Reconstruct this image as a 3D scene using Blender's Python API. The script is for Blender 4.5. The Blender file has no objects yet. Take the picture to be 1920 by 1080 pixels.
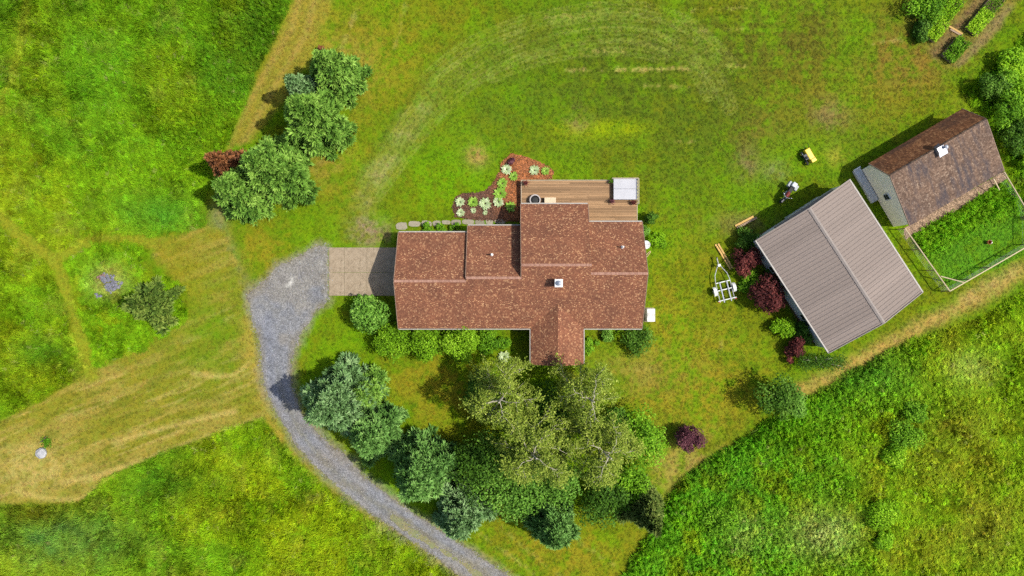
import bpy, math, random
import numpy as np
from mathutils import Vector, Matrix

# ------------------------------------------------------------------ camera, sky, sun, exposure
S = 0.045          # metres per photo pixel on the ground
CH = 58.0          # camera height
scene = bpy.context.scene
cam_d = bpy.data.cameras.new('camera')
cam = bpy.data.objects.new('camera', cam_d)
scene.collection.objects.link(cam)
cam.location = (0, 0, CH)
cam.rotation_euler = (0, 0, 0)
cam_d.sensor_fit = 'HORIZONTAL'
cam_d.angle = 2 * math.atan(960 * S / CH)
cam_d.clip_start = 0.5
cam_d.clip_end = 9000
scene.camera = cam

SUN_EL = math.radians(57)
SUN_DIR = Vector((math.cos(SUN_EL), -0.03, math.sin(SUN_EL))).normalized()
world = bpy.data.worlds.new('World')
scene.world = world
world.use_nodes = True
wn = world.node_tree.nodes
sky = wn.new('ShaderNodeTexSky')
sky.sky_type = 'NISHITA'
sky.sun_disc = False
sky.sun_elevation = SUN_EL
sky.sun_rotation = math.radians(92)
sky.altitude = 100
sky.air_density = 1.0
sky.dust_density = 2.5
sky.ozone_density = 1.0
world.node_tree.links.new(sky.outputs[0], wn['Background'].inputs[0])
wn['Background'].inputs[1].default_value = 0.122
sun_d = bpy.data.lights.new('sun', 'SUN')
sun_d.energy = 3.8
sun_d.angle = math.radians(0.55)
sun_d.color = (1.0, 0.955, 0.87)
sun = bpy.data.objects.new('sun', sun_d)
scene.collection.objects.link(sun)
sun.rotation_euler = SUN_DIR.to_track_quat('Z', 'Y').to_euler()
sun.location = (60, 0, 90)
scene.view_settings.view_transform = 'Standard'
scene.view_settings.look = 'None'
scene.view_settings.exposure = 0.55
scene.view_settings.gamma = 1.0
scene.view_settings.use_curve_mapping = False
scene.cycles.max_bounces = 4
scene.cycles.diffuse_bounces = 2
scene.cycles.transmission_bounces = 4
scene.cycles.transparent_max_bounces = 6
scene.cycles.use_denoising = False
scene.cycles.use_adaptive_sampling = True
scene.cycles.adaptive_threshold = 0.03

# ------------------------------------------------------------------ helpers
COL = scene.collection
R = np.random.default_rng(7)
random.seed(7)

def gx(px, py, z=0.0):
    """world point at height z that the photograph shows at pixel px, py"""
    f = (CH - z) / CH
    return Vector(((px - 960) * S * f, (540 - py) * S * f, z))

def clamp01(a): return np.clip(a, 0, 1)
def sstep(a, b, x):
    t = clamp01((x - a) / (b - a)); return t * t * (3 - 2 * t)

def _hash(ix, iy, seed):
    h = (ix.astype(np.int64) * 374761393 + iy.astype(np.int64) * 668265263 + seed * 982451653) & 0xffffffff
    h = ((h ^ (h >> 13)) * 1274126177) & 0xffffffff
    h = (h ^ (h >> 16)) & 0xffffffff
    return h.astype(np.float64) / 4294967295.0

def vnoise(x, y, seed=0):
    ix = np.floor(x); iy = np.floor(y)
    fx = x - ix; fy = y - iy
    fx = fx * fx * (3 - 2 * fx); fy = fy * fy * (3 - 2 * fy)
    a = _hash(ix, iy, seed); b = _hash(ix + 1, iy, seed)
    c = _hash(ix, iy + 1, seed); d = _hash(ix + 1, iy + 1, seed)
    return (a * (1 - fx) + b * fx) * (1 - fy) + (c * (1 - fx) + d * fx) * fy

def fbm(x, y, scale, seed=0, octv=4):
    """0..1 noise, feature size 'scale'"""
    t = 0; amp = 0.5; s = 0
    for o in range(octv):
        t = t + amp * vnoise(x / scale * 2 ** o + 17.3 * o, y / scale * 2 ** o - 9.1 * o, seed + o * 31)
        s += amp; amp *= 0.55
    return t / s

def poly_sd(u, v, pts):
    """signed distance in pixels, positive inside"""
    p = np.asarray(pts, float); n = len(p)
    d2 = np.full(u.shape, 1e18); inside = np.zeros(u.shape, bool)
    for i in range(n):
        a = p[i]; b = p[(i + 1) % n]
        ex, ey = b - a; wx = u - a[0]; wy = v - a[1]
        L = ex * ex + ey * ey
        t = clamp01((wx * ex + wy * ey) / L)
        dx = wx - ex * t; dy = wy - ey * t
        d2 = np.minimum(d2, dx * dx + dy * dy)
        c = ((a[1] <= v) & (b[1] > v)) | ((b[1] <= v) & (a[1] > v))
        with np.errstate(divide='ignore', invalid='ignore'):
            xi = a[0] + (v - a[1]) / (b[1] - a[1] if b[1] != a[1] else 1e-9) * ex
        inside ^= c & (u < xi)
    d = np.sqrt(d2)
    return np.where(inside, d, -d)

def line_d(u, v, pts):
    p = np.asarray(pts, float)
    d2 = np.full(u.shape, 1e18)
    for i in range(len(p) - 1):
        a = p[i]; b = p[i + 1]
        ex, ey = b - a; wx = u - a[0]; wy = v - a[1]
        t = clamp01((wx * ex + wy * ey) / (ex * ex + ey * ey))
        dx = wx - ex * t; dy = wy - ey * t
        d2 = np.minimum(d2, dx * dx + dy * dy)
    return np.sqrt(d2)

def smooth(pts, n=8, closed=False):
    p = [np.array(q, float) for q in pts]; out = []; m = len(p)
    rng = range(m) if closed else range(m - 1)
    for i in rng:
        if closed: a, b, c, d = p[i - 1], p[i], p[(i + 1) % m], p[(i + 2) % m]
        else: a, b, c, d = p[max(i - 1, 0)], p[i], p[i + 1], p[min(i + 2, m - 1)]
        for k in range(n):
            t = k / n
            out.append(0.5 * ((2 * b) + (-a + c) * t + (2 * a - 5 * b + 4 * c - d) * t * t + (-a + 3 * b - 3 * c + d) * t ** 3))
    if not closed: out.append(p[-1])
    return out

# ---- mesh objects
def np_mesh(name, V, F, mat=None, parent=None, tint=None, col=None, smooth_shade=False):
    V = np.asarray(V, np.float32); F = np.asarray(F, np.int32)
    me = bpy.data.meshes.new(name)
    k = F.shape[1]
    me.vertices.add(len(V)); me.vertices.foreach_set('co', V.ravel())
    me.loops.add(F.size); me.loops.foreach_set('vertex_index', F.ravel())
    me.polygons.add(len(F))
    me.polygons.foreach_set('loop_start', np.arange(0, F.size, k, dtype=np.int32))
    me.polygons.foreach_set('loop_total', np.full(len(F), k, np.int32))
    if tint is not None:
        at = me.attributes.new('tint', 'FLOAT', 'POINT'); at.data.foreach_set('value', np.asarray(tint, np.float32).ravel())
    if col is not None:
        at = me.attributes.new('col', 'FLOAT_COLOR', 'POINT')
        c4 = np.ones((len(V), 4), np.float32); c4[:, :3] = col
        at.data.foreach_set('color', c4.ravel())
    me.update(calc_edges=True)
    if smooth_shade: me.polygons.foreach_set('use_smooth', np.ones(len(F), bool))
    if mat: me.materials.append(mat)
    o = bpy.data.objects.new(name, me); COL.objects.link(o)
    if parent: o.parent = parent
    return o

class MB:
    """collects simple solids into one mesh"""
    def __init__(s): s.v = []; s.f = []
    def add(s, vs, fs):
        n = len(s.v); s.v += [tuple(q) for q in vs]; s.f += [tuple(i + n for i in f) for f in fs]; return s
    def box(s, c, d, rz=0, rx=0, ry=0):
        m = Matrix.Rotation(rz, 3, 'Z') @ Matrix.Rotation(ry, 3, 'Y') @ Matrix.Rotation(rx, 3, 'X')
        vs = [Vector(c) + m @ Vector((x * d[0] / 2, y * d[1] / 2, z * d[2] / 2)) for x in (-1, 1) for y in (-1, 1) for z in (-1, 1)]
        return s.add(vs, [(0, 1, 3, 2), (4, 6, 7, 5), (0, 4, 5, 1), (2, 3, 7, 6), (0, 2, 6, 4), (1, 5, 7, 3)])
    def bar(s, a, b, w, h):
        """rectangular beam from a to b"""
        a = Vector(a); b = Vector(b); d = (b - a).normalized()
        side = d.cross(Vector((0, 0, 1)))
        side = Vector((1, 0, 0)) if side.length < 1e-4 else side.normalized()
        up = side.cross(d)
        vs = []
        for p in (a, b):
            for x, y in ((-1, -1), (1, -1), (1, 1), (-1, 1)): vs.append(p + side * (x * w / 2) + up * (y * h / 2))
        return s.add(vs, [(3, 2, 1, 0), (4, 5, 6, 7), (0, 1, 5, 4), (1, 2, 6, 5), (2, 3, 7, 6), (3, 0, 4, 7)])
    def tube(s, pts, r, n=6):
        pts = [Vector(p) for p in pts]; m = len(pts)
        rr = r if isinstance(r, (list, tuple)) else [r] * m
        vs = []
        for i, p in enumerate(pts):
            d = (pts[min(i + 1, m - 1)] - pts[max(i - 1, 0)]).normalized()
            a = d.cross(Vector((0, 0, 1)))
            a = Vector((1, 0, 0)) if a.length < 1e-3 else a.normalized()
            b = d.cross(a)
            for k in range(n):
                t = 2 * math.pi * k / n; vs.append(p + (a * math.cos(t) + b * math.sin(t)) * rr[i])
        fs = [(i * n + k, i * n + (k + 1) % n, (i + 1) * n + (k + 1) % n, (i + 1) * n + k) for i in range(m - 1) for k in range(n)]
        fs += [tuple(range(n))[::-1], tuple((m - 1) * n + k for k in range(n))]
        return s.add(vs, fs)
    def lathe(s, prof, c=(0, 0, 0), n=20, axis='Z', ring=False):
        vs = []
        for r, z in prof:
            for k in range(n):
                t = 2 * math.pi * k / n
                q = (r * math.cos(t), r * math.sin(t), z)
                if axis == 'X': q = (q[2], q[0], q[1])
                if axis == 'Y': q = (q[0], q[2], q[1])
                vs.append((q[0] + c[0], q[1] + c[1], q[2] + c[2]))
        m = len(prof)
        fs = [(i * n + k, i * n + (k + 1) % n, (i + 1) * n + (k + 1) % n, (i + 1) * n + k) for i in range(m - 1) for k in range(n)]
        if ring: fs += [((m - 1) * n + k, (m - 1) * n + (k + 1) % n, (k + 1) % n, k) for k in range(n)]
        else: fs += [tuple(range(n))[::-1], tuple((m - 1) * n + k for k in range(n))]
        return s.add(vs, fs)
    def prism(s, poly, z0, z1):
        n = len(poly)
        vs = [(x, y, z0) for x, y in poly] + [(x, y, z1) for x, y in poly]
        return s.add(vs, [tuple(range(n))[::-1], tuple(range(n, 2 * n))] + [(i, (i + 1) % n, n + (i + 1) % n, n + i) for i in range(n)])
    def slab(s, q, th):
        """quad or polygon q (3-D points) thickened straight down by th"""
        n = len(q)
        vs = [Vector(p) for p in q] + [Vector(p) - Vector((0, 0, th)) for p in q]
        return s.add(vs, [tuple(range(n)), tuple(range(n, 2 * n))[::-1]] + [(i, n + i, n + (i + 1) % n, (i + 1) % n) for i in range(n)])
    def build(s, name, mat, parent=None, bevel=0, smooth_shade=False):
        me = bpy.data.meshes.new(name); me.from_pydata(s.v, [], s.f); me.update()
        if mat: me.materials.append(mat)
        import bmesh
        bm = bmesh.new(); bm.from_mesh(me); bmesh.ops.recalc_face_normals(bm, faces=bm.faces); bm.to_mesh(me); bm.free()
        if smooth_shade:
            for p in me.polygons: p.use_smooth = True
        o = bpy.data.objects.new(name, me); COL.objects.link(o)
        if parent: o.parent = parent
        if bevel:
            b = o.modifiers.new('bevel', 'BEVEL'); b.width = bevel; b.segments = 2; b.limit_method = 'ANGLE'
        return o

def tag(o, label=None, cat=None, group=None, kind=None):
    if label: o['label'] = label
    if cat: o['category'] = cat
    if group: o['group'] = group
    if kind: o['kind'] = kind
    return o

def thing(name, label, cat, loc=(0, 0, 0), rz=0, group=None):
    o = bpy.data.objects.new(name, None); COL.objects.link(o)
    o.empty_display_size = 0.2
    o.location = loc; o.rotation_euler = (0, 0, rz)
    return tag(o, label, cat, group)

# ---- materials
def new_mat(name):
    m = bpy.data.materials.new(name); m.use_nodes = True
    nt = m.node_tree
    return m, nt, nt.nodes, nt.links, nt.nodes['Principled BSDF']

def noise_node(nt, scale, detail=4, rough=0.6, coord='Object', stretch=None):
    tc = nt.nodes.new('ShaderNodeTexCoord'); n = nt.nodes.new('ShaderNodeTexNoise')
    n.inputs['Scale'].default_value = scale; n.inputs['Detail'].default_value = detail; n.inputs['Roughness'].default_value = rough
    src = tc.outputs[coord]
    if stretch:
        mp = nt.nodes.new('ShaderNodeMapping'); mp.inputs['Scale'].default_value = stretch[:3]
        if len(stretch) > 3: mp.inputs['Rotation'].default_value = (0, 0, stretch[3])
        nt.links.new(src, mp.inputs[0]); src = mp.outputs[0]
    nt.links.new(src, n.inputs['Vector'])
    return n

def ramp(nt, stops):
    r = nt.nodes.new('ShaderNodeValToRGB'); e = r.color_ramp.elements
    while len(e) > 1: e.remove(e[0])
    e[0].position = stops[0][0]; e[0].color = (*stops[0][1], 1)
    for p, c in stops[1:]:
        q = e.new(p); q.color = (*c, 1)
    return r

def mixrgb(nt, mode, fac, a, b):
    m = nt.nodes.new('ShaderNodeMix'); m.data_type = 'RGBA'; m.blend_type = mode
    ins = [i for i in m.inputs if i.type == 'RGBA']
    fi = [i for i in m.inputs if i.type == 'VALUE'][0]
    for sock, val in ((fi, fac), (ins[0], a), (ins[1], b)):
        if hasattr(val, 'is_output'): nt.links.new(val, sock)
        elif isinstance(val, (int, float)): sock.default_value = val
        else: sock.default_value = (*val, 1)
    return [o for o in m.outputs if o.type == 'RGBA'][0]

def bump(nt, h, strength, dist, bsdf):
    b = nt.nodes.new('ShaderNodeBump'); b.inputs['Strength'].default_value = strength; b.inputs['Distance'].default_value = dist
    nt.links.new(h, b.inputs['Height']); nt.links.new(b.outputs[0], bsdf.inputs['Normal'])

def plain(name, c1, c2=None, scale=6, rough=0.7, metal=0, spec=0.3, bmp=0, stretch=None, detail=4):
    m, nt, N, L, P = new_mat(name)
    P.inputs['Roughness'].default_value = rough; P.inputs['Metallic'].default_value = metal
    P.inputs['Specular IOR Level'].default_value = spec
    n = noise_node(nt, scale, detail, stretch=stretch)
    c2 = c2 or tuple(x * 0.75 for x in c1)
    r = ramp(nt, [(0.3, c2), (0.7, c1)])
    L.new(n.outputs[0], r.inputs[0]); L.new(r.outputs[0], P.inputs['Base Color'])
    if bmp: bump(nt, n.outputs[0], bmp, 0.03, P)
    return m

def leaf_mat(name, stops, transl=0.3, spec=0.10, rough=0.6):
    """foliage: colour from the per-leaf 'tint' attribute"""
    m, nt, N, L, P = new_mat(name)
    a = N.new('ShaderNodeAttribute'); a.attribute_name = 'tint'
    r = ramp(nt, stops); L.new(a.outputs['Fac'], r.inputs[0])
    L.new(r.outputs[0], P.inputs['Base Color'])
    P.inputs['Roughness'].default_value = rough; P.inputs['Specular IOR Level'].default_value = spec
    t = N.new('ShaderNodeBsdfTranslucent'); L.new(r.outputs[0], t.inputs[0])
    mx = N.new('ShaderNodeMixShader'); mx.inputs[0].default_value = transl
    L.new(P.outputs[0], mx.inputs[1]); L.new(t.outputs[0], mx.inputs[2])
    L.new(mx.outputs[0], N['Material Output'].inputs[0])
    return m

def instancer_leaf_mat(name, transl=0.25):
    m, nt, N, L, P = new_mat(name)
    a = N.new('ShaderNodeAttribute'); a.attribute_type = 'INSTANCER'; a.attribute_name = 'col'
    L.new(a.outputs['Color'], P.inputs['Base Color'])
    P.inputs['Roughness'].default_value = 0.7; P.inputs['Specular IOR Level'].default_value = 0.04
    t = N.new('ShaderNodeBsdfTranslucent'); L.new(a.outputs['Color'], t.inputs[0])
    mx = N.new('ShaderNodeMixShader'); mx.inputs[0].default_value = transl
    L.new(P.outputs[0], mx.inputs[1]); L.new(t.outputs[0], mx.inputs[2])
    L.new(mx.outputs[0], N['Material Output'].inputs[0])
    return m

# ------------------------------------------------------------------ what grows where (real plant and soil colours)
LAWN = np.array((0.090, 0.170, 0.0045)); OLIVE = np.array((0.118, 0.138, 0.0060)); YEL = np.array((0.186, 0.172, 0.0110))
BRIGHT = np.array((0.108, 0.222, 0.0040)); STRAW = np.array((.42, .32, .10)); TAN = np.array((.30, .20, .06))
BROWN = np.array((.17, .115, .055)); MEAD = np.array((0.098, 0.205, 0.0040)); MEADD = np.array((0.050, 0.135, 0.0050))
MEADY = np.array((0.165, 0.215, 0.0050)); WEED = np.array((0.082, 0.225, 0.0080)); SOIL = np.array((.16, .095, .05))
LIME = np.array((0.175, 0.235, 0.0050)); HAYC = np.array((.182, .178, .017)); GREYG = np.array((.17, .18, .09)); DIRT = np.array((.25, .19, .115))

Z_NW = [(-700, -700), (575, -700), (548, 0), (525, 50), (500, 105), (470, 165), (442, 235), (425, 275), (398, 320), (380, 380), (385, 420), (345, 432), (290, 437), (215, 440), (165, 455), (115, 472), (95, 462), (60, 440), (30, 418), (-5, 392), (-700, 350)]
Z_W = [(-700, 430), (0, 432), (40, 455), (85, 492), (105, 530), (125, 580), (145, 640), (163, 690), (150, 706), (100, 735), (50, 762), (0, 786), (-700, 800)]
Z_ISLE = [(122, 488), (165, 472), (205, 458), (262, 452), (272, 470), (275, 505), (335, 540), (352, 590), (330, 612), (262, 650), (185, 688), (160, 622), (140, 565)]
Z_SW = [(-700, 960), (0, 948), (80, 948), (150, 942), (185, 912), (230, 882), (300, 852), (350, 834), (420, 810), (490, 785), (512, 802), (545, 850), (600, 905), (660, 950), (740, 1000), (800, 1040), (850, 1075), (900, 1130), (1000, 1800), (-700, 1800)]
Z_HAY = [(-700, 800), (0, 786), (100, 735), (163, 700), (260, 650), (335, 612), (356, 590), (352, 545), (300, 500), (275, 455), (330, 440), (385, 424), (425, 430), (450, 520), (470, 580), (490, 700), (503, 785), (420, 812), (350, 836), (230, 884), (185, 914), (150, 944), (0, 948), (-700, 960)]
Z_SE = [(2700, 430), (1925, 545), (1850, 590), (1760, 625), (1690, 645), (1640, 672), (1590, 702), (1535, 735), (1490, 755), (1460, 775), (1425, 800), (1390, 820), (1345, 850), (1300, 880), (1270, 905), (1245, 940), (1235, 985), (1205, 1020), (1185, 1050), (1165, 1090), (1150, 1800), (2700, 1800)]
Z_PEN = [(1704, 432), (1884, 334), (1935, 430), (1940, 470), (1780, 542)]
Z_NE = [(1800, 175), (1840, 140), (1880, 100), (1930, 60), (2700, 0), (2700, 430), (1940, 440), (1900, 350), (1880, 300), (1850, 215)]
Z_GARD = [(1690, -60), (1700, 30), (1740, 95), (1770, 130), (1800, 125), (1860, 70), (1920, -10), (1900, -80)]
DRIVE = [(617, 462), (601, 459), (586, 462), (560, 478), (520, 500), (482, 535), (462, 556), (470, 590), (485, 640), (490, 700), (502, 745), (527, 790), (558, 840), (600, 885), (650, 930), (700, 968), (760, 1008), (820, 1048), (862, 1082), (930, 1140), (1000, 1220), (1080, 1200), (1015, 1120), (958, 1080), (900, 1042), (855, 1012), (812, 985), (765, 955), (722, 920), (685, 890), (645, 850), (603, 815), (572, 780), (553, 740), (547, 700), (552, 660), (567, 625), (590, 590), (617, 563)]
MULCH = [(957, 288), (978, 290), (1008, 302), (1030, 311), (1039, 321), (1036, 337), (990, 338), (980, 345), (980, 382), (979, 418), (933, 417), (880, 413), (852, 407), (846, 389), (852, 371), (866, 362), (905, 359), (923, 343), (933, 325), (939, 304)]
COOP_STRIP = [(1692, 428), (1707, 419), (1882, 319), (1893, 334), (1800, 392), (1716, 438), (1699, 450)]
PATH_W = smooth([(-60, 340), (0, 405), (50, 452), (98, 487), (118, 530), (140, 600), (172, 705)], 5)
PATH_B = smooth([(98, 487), (140, 468), (190, 446), (240, 446), (285, 452)], 5)
STRIP_SE = smooth([(2000, 455), (1920, 505), (1840, 555), (1740, 605), (1650, 655), (1580, 695), (1500, 735)], 5)
ARCS = [smooth([(690, 345), (730, 285), (775, 215), (835, 150), (910, 98), (1000, 62), (1090, 42), (1170, 36), (1240, 52), (1300, 95), (1345, 150), (1368, 200)], 6),
        smooth([(705, 365), (750, 300), (800, 232), (862, 168), (935, 120), (1020, 85), (1110, 68), (1190, 66), (1250, 84), (1300, 124), (1330, 175)], 6),
        smooth([(800, 150), (880, 88), (970, 48), (1070, 26), (1170, 16), (1250, 30), (1310, 62), (1370, 120)], 6),
        smooth([(925, 140), (1000, 110), (1090, 92), (1180, 90), (1240, 105)], 6),
        smooth([(745, 260), (800, 180), (855, 132)], 6)]

def uv_of(X, Y): return X / S + 960, 540 - Y / S

def growth(X, Y):
    """colour, plant height, kind weight (0 grass .. 1 broad-leaved) for ground points"""
    u, v = uv_of(X, Y)
    j = (fbm(u, v, 26, 3, 3) - .5) * 22 + (fbm(u, v, 7, 4, 2) - .5) * 9       # ragged zone edges
    n1 = fbm(u, v, 260, 11); n2 = fbm(u, v, 90, 12); n3 = fbm(u, v, 24, 13); n4 = fbm(u, v, 8, 14, 3)
    def mix(c, t, col):
        return c * (1 - t[..., None]) + np.asarray(col) * t[..., None]
    one = np.ones_like(u)
    c = one[..., None] * LAWN
    c = mix(c, sstep(.42, .62, n2) * .75, OLIVE)
    c = mix(c, sstep(.55, .72, n1 * .5 + n3 * .5) * .6, YEL)
    c = mix(c, sstep(.46, .64, fbm(u, v, 60, 15)) * .65, BRIGHT)
    c = mix(c, sstep(.54, .70, fbm(u, v, 28, 16)) * .2, (.15, .13, .012))
    c = mix(c, sstep(.52, .66, fbm(u, v, 18, 17, 3)) * .35, (.07, .145, .005))
    for (bx, by, rx, ry, col, a) in (
        (720, 110, 150, 120, YEL, .6), (640, 330, 60, 90, YEL, .45), (850, 330, 110, 70, BRIGHT, .8), (600, 440, 50, 40, BRIGHT, .6), (490, 460, 60, 60, YEL, .7),
        (850, 730, 80, 70, YEL, .8), (660, 620, 80, 50, BRIGHT, .35), (790, 700, 60, 50, YEL, .5), (1300, 730, 150, 90, YEL, .8), (1250, 600, 60, 90, YEL, .6), (1290, 880, 90, 60, TAN, .45),
        (1270, 440, 60, 80, YEL, .35), (1040, 1040, 150, 70, YEL, .75), (1480, 120, 280, 150, (.095, .092, .012), .8), (1150, 150, 230, 120, (.070, .100, .008), .85), (1330, 230, 170, 100, (.072, .108, .008), .8), (1480, 330, 120, 80, (.075, .13, .008), .6), (960, 200, 130, 90, (.08, .14, .008), .6), (1270, 350, 70, 90, (.085, .125, .008), .6),
        (1110, 245, 70, 16, LIME, .75), (1160, 240, 55, 14, LIME, .7), (1070, 238, 35, 14, LIME, .6), (1085, 225, 22, 20, BROWN, .5),
        (1555, 215, 36, 30, BROWN, .75), (1430, 250, 60, 40, (.13, .1, .02), .5), (1402, 310, 22, 28, BROWN, .65), (1457, 320, 20, 16, DIRT, .7), (1565, 293, 22, 16, (.25, .22, .03), .8),
        (690, 432, 30, 24, DIRT, .85), (715, 440, 26, 14, BROWN, .6), (895, 292, 20, 20, TAN, .6), (560, 60, 70, 60, YEL, .5), (1500, 180, 90, 70, YEL, .25), (1650, 180, 90, 60, YEL, .35),
        (1500, 300, 70, 50, BRIGHT, .55), (1410, 380, 60, 50, BRIGHT, .35), (1600, 90, 40, 110, BRIGHT, .35), (1230, 450, 26, 20, BRIGHT, .9), (1400, 420, 60, 20, BROWN, .35),
        (1700, 110, 80, 60, (.17, .12, .02), .7), (640, 130, 60, 60, TAN, .3), (600, 300, 50, 40, TAN, .25), (1345, 640, 70, 60, YEL, .4), (1210, 700, 90, 40, (.2, .17, .03), .5)):
        g = np.exp(-(((u - bx) / rx) ** 2 + ((v - by) / ry) ** 2)) * a
        c = mix(c, clamp01(g * (.25 + 1.3 * sstep(.36, .62, .5 * n3 + .5 * n4))), col)
    # dried clippings left by the mower, arcs and rows
    broken = sstep(.35, .6, fbm(u, v, 40, 21)) * (.5 + .8 * n4)
    for i, a in enumerate(ARCS):
        d = line_d(u, v, a) + (n4 - .5) * 3 + (n3 - .5) * 3
        for off in (-7, 0, 6):
            c = mix(c, clamp01(np.exp(-((d - 8 - off) / 1.5) ** 2) * .45 * (.35 + .65 * broken)), (.23, .25, .055))
        c = mix(c, clamp01(np.exp(-((d - 22) / 6.) ** 2) * .22), (.065, .09, .008))
    d = line_d(u, v, smooth([(680, 370), (720, 310), (765, 245), (800, 205)], 5)) + (n3 - .5) * 18
    c = mix(c, clamp01(np.exp(-(d / 20.) ** 2) * .42 * (.3 + n4) * (.4 + broken)), (.28, .25, .10))
    for (x0, y0, x1, y1, w, a) in ((1060, 132, 1290, 129, 2.2, .9), (1180, 96, 1175, 97, 2, .5), (1110, 96, 1180, 96, 1.8, .6), (1210, 160, 1290, 164, 2, .5), (1300, 20, 1400, 14, 2, .5), (1310, 57, 1390, 53, 2, .5), (1350, 122, 1395, 124, 2, .6),
                                   (1640, 82, 1690, 74, 2, .6), (1110, 702, 1220, 690, 2, .5), (1060, 712, 1110, 702, 2, .4), (1070, 745, 1160, 725, 1.8, .3), (1320, 660, 1330, 620, 2, .4), (1348, 660, 1358, 625, 2, .4), (900, 1000, 1000, 1075, 3, .4), (940, 990, 1050, 1080, 3, .35), (1060, 1000, 1150, 1060, 3, .3),
                                   (1250, 265, 1330, 268, 2, .4), (1020, 32, 1100, 30, 2, .4), (650, 60, 670, 20, 5, .5), (640, 90, 655, 50, 5, .4), (740, 90, 760, 10, 3, .35), (1130, 680, 1240, 655, 2, .35)):
        d = line_d(u, v, [(x0, y0), (x1 + .1, y1 + .1)]) + (n4 - .5) * 9 + (fbm(u, v, 4, 23, 2) - .5) * 8
        c = mix(c, clamp01(np.exp(-(d / w) ** 2) * a * .6 * sstep(.3, .55, fbm(u, v, 12, 22, 2))), STRAW)
    # short-mown streaks, by the mower's passes
    row = np.sin((v + (n2 - .5) * 20) / 17.0 * 2 * math.pi) * sstep(1000, 1200, u) * (1 - sstep(150, 240, v))
    c = c * (1 + .07 * row[..., None])
    h = one * .05; w = one * 0
    # track and worn ground near the drive
    d = line_d(u, v, smooth([(405, 400), (415, 450), (440, 510), (470, 560)], 5)) + j * .5
    c = mix(c, clamp01(np.exp(-(d / 17.) ** 2) * .6 * (.4 + n4)), (.20, .18, .09))
    # mown lane by the north-west meadow
    sd = poly_sd(u, v, [(555, -200), (548, 0), (500, 110), (440, 240), (425, 280), (470, 265), (540, 180), (590, 90), (625, 0), (650, -200)]) + j * .6
    lane = sstep(-8, 8, sd)
    c = mix(c, lane * .85, YEL * .75 + TAN * .25)
    d = np.abs(line_d(u, v, [(590, -60), (560, 60), (500, 160), (440, 270)]) - 14) + j * .2
    c = mix(c, clamp01(np.exp(-(d / 7.) ** 2) * .45 * lane * (.3 + n4)), TAN)
    # hay strip
    sd = poly_sd(u, v, Z_HAY) + j * .8
    hay = sstep(-9, 9, sd)
    q = u * .93 - v * .36; r = u * .36 + v * .93
    st = fbm(q / 7, r, 13, 31, 4)
    hc = one[..., None] * (HAYC * .95)
    hc = mix(hc, sstep(.42, .66, st) * .5, np.array((.27, .205, .05)))
    hc = mix(hc, sstep(.56, .70, fbm(q / 5, r, 10, 32, 3)) * .7, (.12, .13, .012))
    hc = mix(hc, sstep(.62, .74, fbm(q / 9, r, 9, 33, 3)) * .45, STRAW * .85)
    hc = mix(hc, np.exp(-(((u - 400) / 95) ** 2 + ((v - 620) / 110) ** 2)) * .8 * n3 * 1.6, LAWN * 1.05)
    hc = mix(hc, clamp01(np.exp(-(((u - 330) / 60) ** 2 + ((v - 500) / 60) ** 2)) * .6), YEL)
    hc = mix(hc, clamp01(np.exp(-(((u - 60) / 90) ** 2 + ((v - 880) / 50) ** 2)) * .8 * n4 * 1.5), STRAW * .85)
    for ln in ([(215, 830), (300, 805), (400, 780), (440, 772)], [(120, 905), (220, 880), (350, 832), (490, 785)], [(360, 700), (430, 705), (470, 680)], [(30, 920), (90, 935), (150, 935), (200, 905), (260, 870)]):
        d = line_d(u, v, smooth(ln, 4)) + (n4 - .5) * 9
        hc = mix(hc, clamp01(np.exp(-(d / 5) ** 2) * .8 * (.3 + n4)), STRAW * .9)
    c = c * (1 - hay[..., None]) + hc * hay[..., None]
    # tan mown strip round the south-east meadow
    d = line_d(u, v, STRIP_SE) + j * .5
    c = mix(c, clamp01(np.exp(-(d / 15.) ** 2) * .9 * (.45 + .9 * n4)), TAN * .9 + YEL * .2)
    d = line_d(u, v, [(1810, 560), (1900, 505)]) + j * .4
    c = mix(c, clamp01(np.exp(-(d / 12.) ** 2) * .7 * n4 * 1.5), STRAW * .8)
    # verge left of the drive
    d = line_d(u, v, smooth([(462, 600), (480, 700), (500, 770), (540, 850), (600, 910), (660, 955), (760, 1018), (850, 1075), (900, 1120)], 4)) + j * .4
    c = mix(c, clamp01(np.exp(-(d / 15.) ** 2) * .75 * (.4 + n4)), YEL * .7 + TAN * .45)
    # tall meadows
    def meadow(c, h, w, sd, base, hh):
        m = sstep(-5, 5, sd + j * .55)
        return mix(c, m, (0, 0, 0)) + base * m[..., None], h * (1 - m) + hh * m, m
    mc = one[..., None] * MEAD
    mc = mix(mc, sstep(.42, .70, n2) * .55 + .25 * sstep(150, 420, v), MEADY)
    mc = mix(mc, sstep(.50, .66, fbm(u, v, 70, 41)) * .45, MEADD * 1.4)
    mc = mix(mc, clamp01(sstep(.60, .74, fbm(u, v, 30, 42)) * .18), TAN * .8)
    for (bx, by, rx, ry, col, a) in ((280, 330, 150, 110, BRIGHT * 1.1, .7), (300, 400, 90, 40, (.06, .2, .012), .75), (480, 60, 70, 70, MEADD, .8), (440, 150, 60, 60, MEADD * 1.3, .7), (60, 60, 60, 60, MEADY, .6), (20, 330, 60, 120, MEADY, .6),
                                     (180, 150, 120, 110, MEADD * 1.6, .5), (10, 20, 40, 60, MEADD, .6), (80, 660, 60, 30, MEADD * 1.2, .8), (60, 560, 90, 60, BRIGHT, .5), (120, 740, 80, 20, BRIGHT, .6)):
        g = np.exp(-(((u - bx) / rx) ** 2 + ((v - by) / ry) ** 2)) * a
        mc = mix(mc, clamp01(g * (.5 + n3)), col)
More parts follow.
